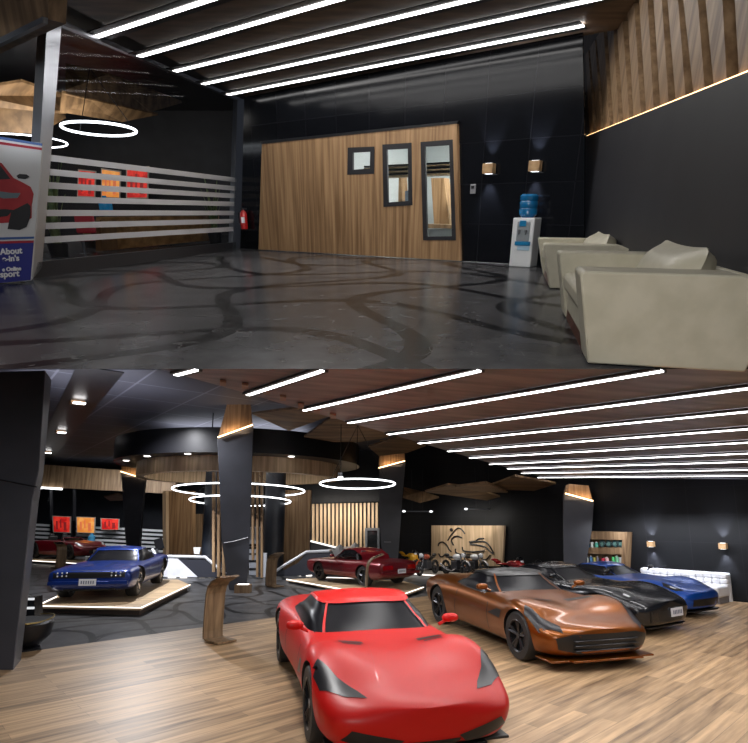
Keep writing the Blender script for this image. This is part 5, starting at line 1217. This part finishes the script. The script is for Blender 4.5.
mus = dict(st=[tuple(v*(.94 if i in (4, 6, 8, 9) else 1) for i, v in enumerate(q)) for q in muscle_st(W=1.0)], axles=(1.40, -1.38), wr=(.36, .37), tw=.27, yo=.93, paint=MBL, rim=RIMS, spokes=5, sill=.24,
    gh=(.62, .12, -.70, -1.40, .78, .60, .79, .84, 1.17, 5.0), fa=.66, cp=(2.2, 2.75),
    patches=[('grille', [(-.80, .55), (-.80, .72), (.80, .72), (.80, .55)], 'front', TRIMK, False), ('door_seam', line_side(.5, .80, .5, .28), 'side', SEAMK, True), ('door_seam', line_side(-.6, .84, -.6, .28), 'side', SEAMK, True),
             ('bonnet_scoop', [(1.0, .15), (1.9, .18), (1.9, .30), (1.0, .30)], 'top', pm('paint_deep_blue2', (.008, .03, .17), .35, .4, coat=.6), True)],
    extras=[('headlight_cluster', lamps4, LAMPW), ('front_bumper', bump, MBL), ('front_valance', skirt, TRIMK)], plate=(2.45, .46, 0))
make_car('blue_muscle_car', Vector((-6.85, 14.9, .185)), radians(-80), 'dark blue muscle car facing the viewer on the lit left platform', mus, scale=.95)
MRD = paint('paint_dark_red', (.15, .006, .012), .3, .4)
def tailb(mb): mb.box((-2.44, 0, .50), (.1, 1.8, .09))
mrd = dict(st=muscle_st(W=.95), axles=(1.42, -1.38), wr=(.35, .36), tw=.24, yo=.89, paint=MRD, rim=RIMD, spokes=5, sill=.24, open=(-1.05, .55, .68, .45),
    gh=(.78, .22, -.9, -1.3, .76, .62, .86, .90, 1.30, 5.0), fa=.66, convertible=True, mirror=(.5, .86, .95),
    patches=[('tail_light', [(.35, .62), (.35, .76), (.78, .76), (.78, .62)], 'back', pm('tail_red', (.3, .0, .0), .2, coat=.5), True), ('door_seam', line_side(.5, .80, .5, .28), 'side', SEAMK, True)],
    extras=[('rear_bumper', tailb, MRD)], plate=(-2.5, .56, 0))
def softtop(mb):
    pts = [(-1.15, .88), (-1.0, 1.10), (-.6, 1.27), (-.1, 1.30), (.22, 1.27)]
    mb.add([(x, y*(1-.12*abs(y)), z-.06*y*y*1.2) for x, z in pts for y in (-.72, -.4, 0, .4, .72)], [(i*5+j, i*5+j+1, (i+1)*5+j+1, (i+1)*5+j) for i in range(4) for j in range(4)])
mrd['extras'].append(('soft_top', softtop, MRD))
make_car('dark_red_convertible', Vector((-.49, 17.4, .125)), radians(130), 'dark red classic convertible seen from behind on the central platform', mrd, scale=.8)
RRD = paint('paint_wine', (.16, .006, .014), .3, .4)
rrd = dict(st=sports_st(L1=2.2, L2=-2.1, W=.93, hood=.80, nose=.58, tail=.86), axles=(1.35, -1.30), wr=(.36, .38), tw=.24, yo=.88, paint=RRD, rim=RIMD, spokes=5, sill=.2, open=(-.95, .45, .62, .45),
    gh=(.66, .30, -.9, -1.3, .7, .6, .84, .9, 1.08, 4.0), fa=.62, convertible=True, patches=[('headlight', [(1.55, .66), (1.62, .78), (1.85, .72), (1.95, .55)], 'top', LAMPW, True), ('grille', [(-.4, .28), (-.4, .44), (.4, .44), (.4, .28)], 'front', TRIMK, False)], extras=[], plate=(2.22, .38, 0))
make_car('dark_red_roadster', Vector((-15.4, 27.8, .145)), radians(-25), 'open dark red roadster on the far left platform below the posters', rrd, scale=.98)

# ============================================================ MOTORCYCLES
def motorcycle(base, yaw, label, tankc, fairing=False, seatc=None, s=1.0, accent=None):
    o = thing('motorcycle', base, label, 'motorcycle')
    o.matrix_world = CUR.M @ Matrix.Translation(Vector(base)) @ Matrix.Rotation(yaw, 4, 'Z') @ Matrix.Scale(s, 4); o['_b'] = (0, 0, 0)
    T = pm('bike_'+label[:14].replace(' ', '_'), tankc, .25, .2, coat=.7); K = TRIMK
    for x in (.74, -.70):
        mb = MB(); mb.tube([(x+cos(a)*.26, 0, .32+sin(a)*.26) for a in [2*pi*k/24 for k in range(24)]], .062, 8, closed=True); w_ = mb.build('wheel', TYRE, o, smooth=True, local=True)
        mb = MB()
        for k in range(5): a = 2*pi*k/5; mb.tube([(x, 0, .32), (x+cos(a)*.22, 0, .32+sin(a)*.22)], .014, 5)
        mb.tube([(x, -.06, .32), (x, .06, .32)], .04, 8); mb.build('rim', RIMS, w_, local=True)
    mb = MB(); mb.ell((.16, 0, .80), (.30, .15, .14), 16); mb.build('tank', T, o, smooth=True, local=True)
    mb = MB(); mb.ell((-.36, 0, .77), (.36, .13, .06), 14); mb.ell((-.62, 0, .86), (.18, .1, .07), 12); mb.build('seat', K if not fairing else T, o, smooth=True, local=True)
    mb = MB(); mb.box((.05, 0, .45), (.42, .26, .34)); mb.box((.15, 0, .62), (.2, .2, .2), ry=.4); mb.build('engine', pm('engine_grey', (.10, .10, .11), .35, .7), o, bevel=.03, local=True)
    mb = MB(); 
    for y in (-.09, .09): mb.tube([(.74, y, .32), (.50, y, .92)], .026, 6)
    mb.build('fork', RIMS, o, local=True)
    mb = MB(); mb.tube([(.40, -.31, 1.0), (.5, -.16, .97), (.5, .16, .97), (.40, .31, 1.0)], .018, 6); mb.build('handlebar', K, o, local=True)
    mb = MB(); mb.tube([(.5, 0, .85), (.2, 0, .66), (-.2, 0, .62), (-.45, 0, .70)], .03, 6); mb.tube([(-.05, .08, .45), (-.70, .09, .32)], .028, 6); mb.tube([(-.05, -.08, .45), (-.70, -.09, .32)], .028, 6); mb.build('frame', K if accent is None else pm('bikeframe_'+label[:8], accent, .3, .3), o, local=True)
    mb = MB(); mb.tube([(.2, -.13, .35), (0, -.16, .22), (-.4, -.18, .25), (-.85, -.2, .45)], [.025, .03, .045, .05], 8); mb.build('exhaust', RIMS, o, smooth=True, local=True)
    mb = MB(); mb.ell((.60, 0, .90), (.10, .10, .10), 12); mb.build('headlight', LAMPW, o, smooth=True, local=True)
    mb = MB(); mb.tube([(.74+cos(a)*.36, 0, .32+sin(a)*.36) for a in [.5+1.6*k/8 for k in range(9)]], .05, 6, flat=.4); mb.build('front_fender', T, o, smooth=True, local=True)
    if fairing:
        mb = MB(); mb.ell((.45, 0, .74), (.30, .20, .26), 16); mb.ell((.2, 0, .48), (.36, .18, .2), 14); mb.build('fairing', T, o, smooth=True, local=True); mb = MB(); mb.ell((-.75, 0, .92), (.22, .08, .06), 12); mb.build('tail_cowl', T, o, smooth=True, local=True)
        mb = MB(); mb.ell((.52, 0, 1.0), (.16, .12, .12), 12); mb.build('windshield', AGLASS, o, smooth=True, local=True)
    return o
motorcycle((1.36, 21.6, .07), radians(-60), 'yellow sports motorcycle beside the column, leftmost of the row', (.75, .38, .02), True, s=.72)
motorcycle((1.93, 20.0, .075), radians(-125), 'black and red motorcycle with round front wheel, second from the left of the row', (.35, .06, .03), s=.78)
motorcycle((2.87, 19.7, .075), radians(-62), 'black motorcycle with bright silver tank in the middle of the row', (.75, .78, .82), s=.8)
motorcycle((3.5, 19.75, .075), radians(-62), 'black motorcycle with orange tank left of the red ones', (.75, .22, .02), s=.8, accent=(.3, .08, .02))
motorcycle((4.4, 18.1, 0), radians(-48), 'red fully faired motorcycle before the timber wall panel edge', (.45, .02, .02), True, s=.76)
motorcycle((4.75, 17.3, 0), radians(-40), 'red and grey faired motorcycle, rightmost of the row behind the orange car', (.30, .03, .04), True, s=.72)

# lights of the showroom: rectangles under the light strips, then added fills and spots
for (Pa, Pb, d), k in zip(SL[1:9:2], (0, 1, 2, 3)):
    L_ = min((Pb-Pa).length, 9.0); m = Pa+d*L_*.55-nc*.1
    l = light('strip_light', 'AREA', m, 90, (1, .98, .97), L_, .25)
    zx = nc; xx = d; yy = zx.cross(xx)
    l.matrix_world = Matrix((( xx.x, yy.x, zx.x, m.x), (xx.y, yy.y, zx.y, m.y), (xx.z, yy.z, zx.z, m.z), (0, 0, 0, 1)))
light('front_fill', 'AREA', (-2.5, -2.5, 3.4), 160, (1, .97, .94), 4.0, look=(1.0, 8.5, .4))  # unseen fill added behind the viewer for the car fronts
light('side_fill', 'AREA', (7.5, 5.5, 3.0), 70, (1, .97, .94), 1.2, look=(4.0, 10.5, .2))  # unseen fill added right of the view for the parked cars
light('platform_spot', 'SPOT', (-6.6, 11.5, 5.0), 900, (1, .97, .93), .05, look=(-6.6, 14, .4), spot=50, blend=.8)  # unseen spot added to brighten the platform deck
light('centre_spot', 'SPOT', (0, 16.0, 4.6), 300, (1, .97, .93), .05, look=(0, 18.5, .4), spot=55, blend=.8)
light('far_spot', 'SPOT', (-14.5, 24.5, 5.2), 450, (1, .97, .93), .05, look=(-15.4, 27.8, .4), spot=50, blend=.8)
light('bike_spot', 'SPOT', (3.2, 17, 3.6), 260, (1, .95, .9), .05, look=(3.2, 20.5, .4), spot=80, blend=.8)
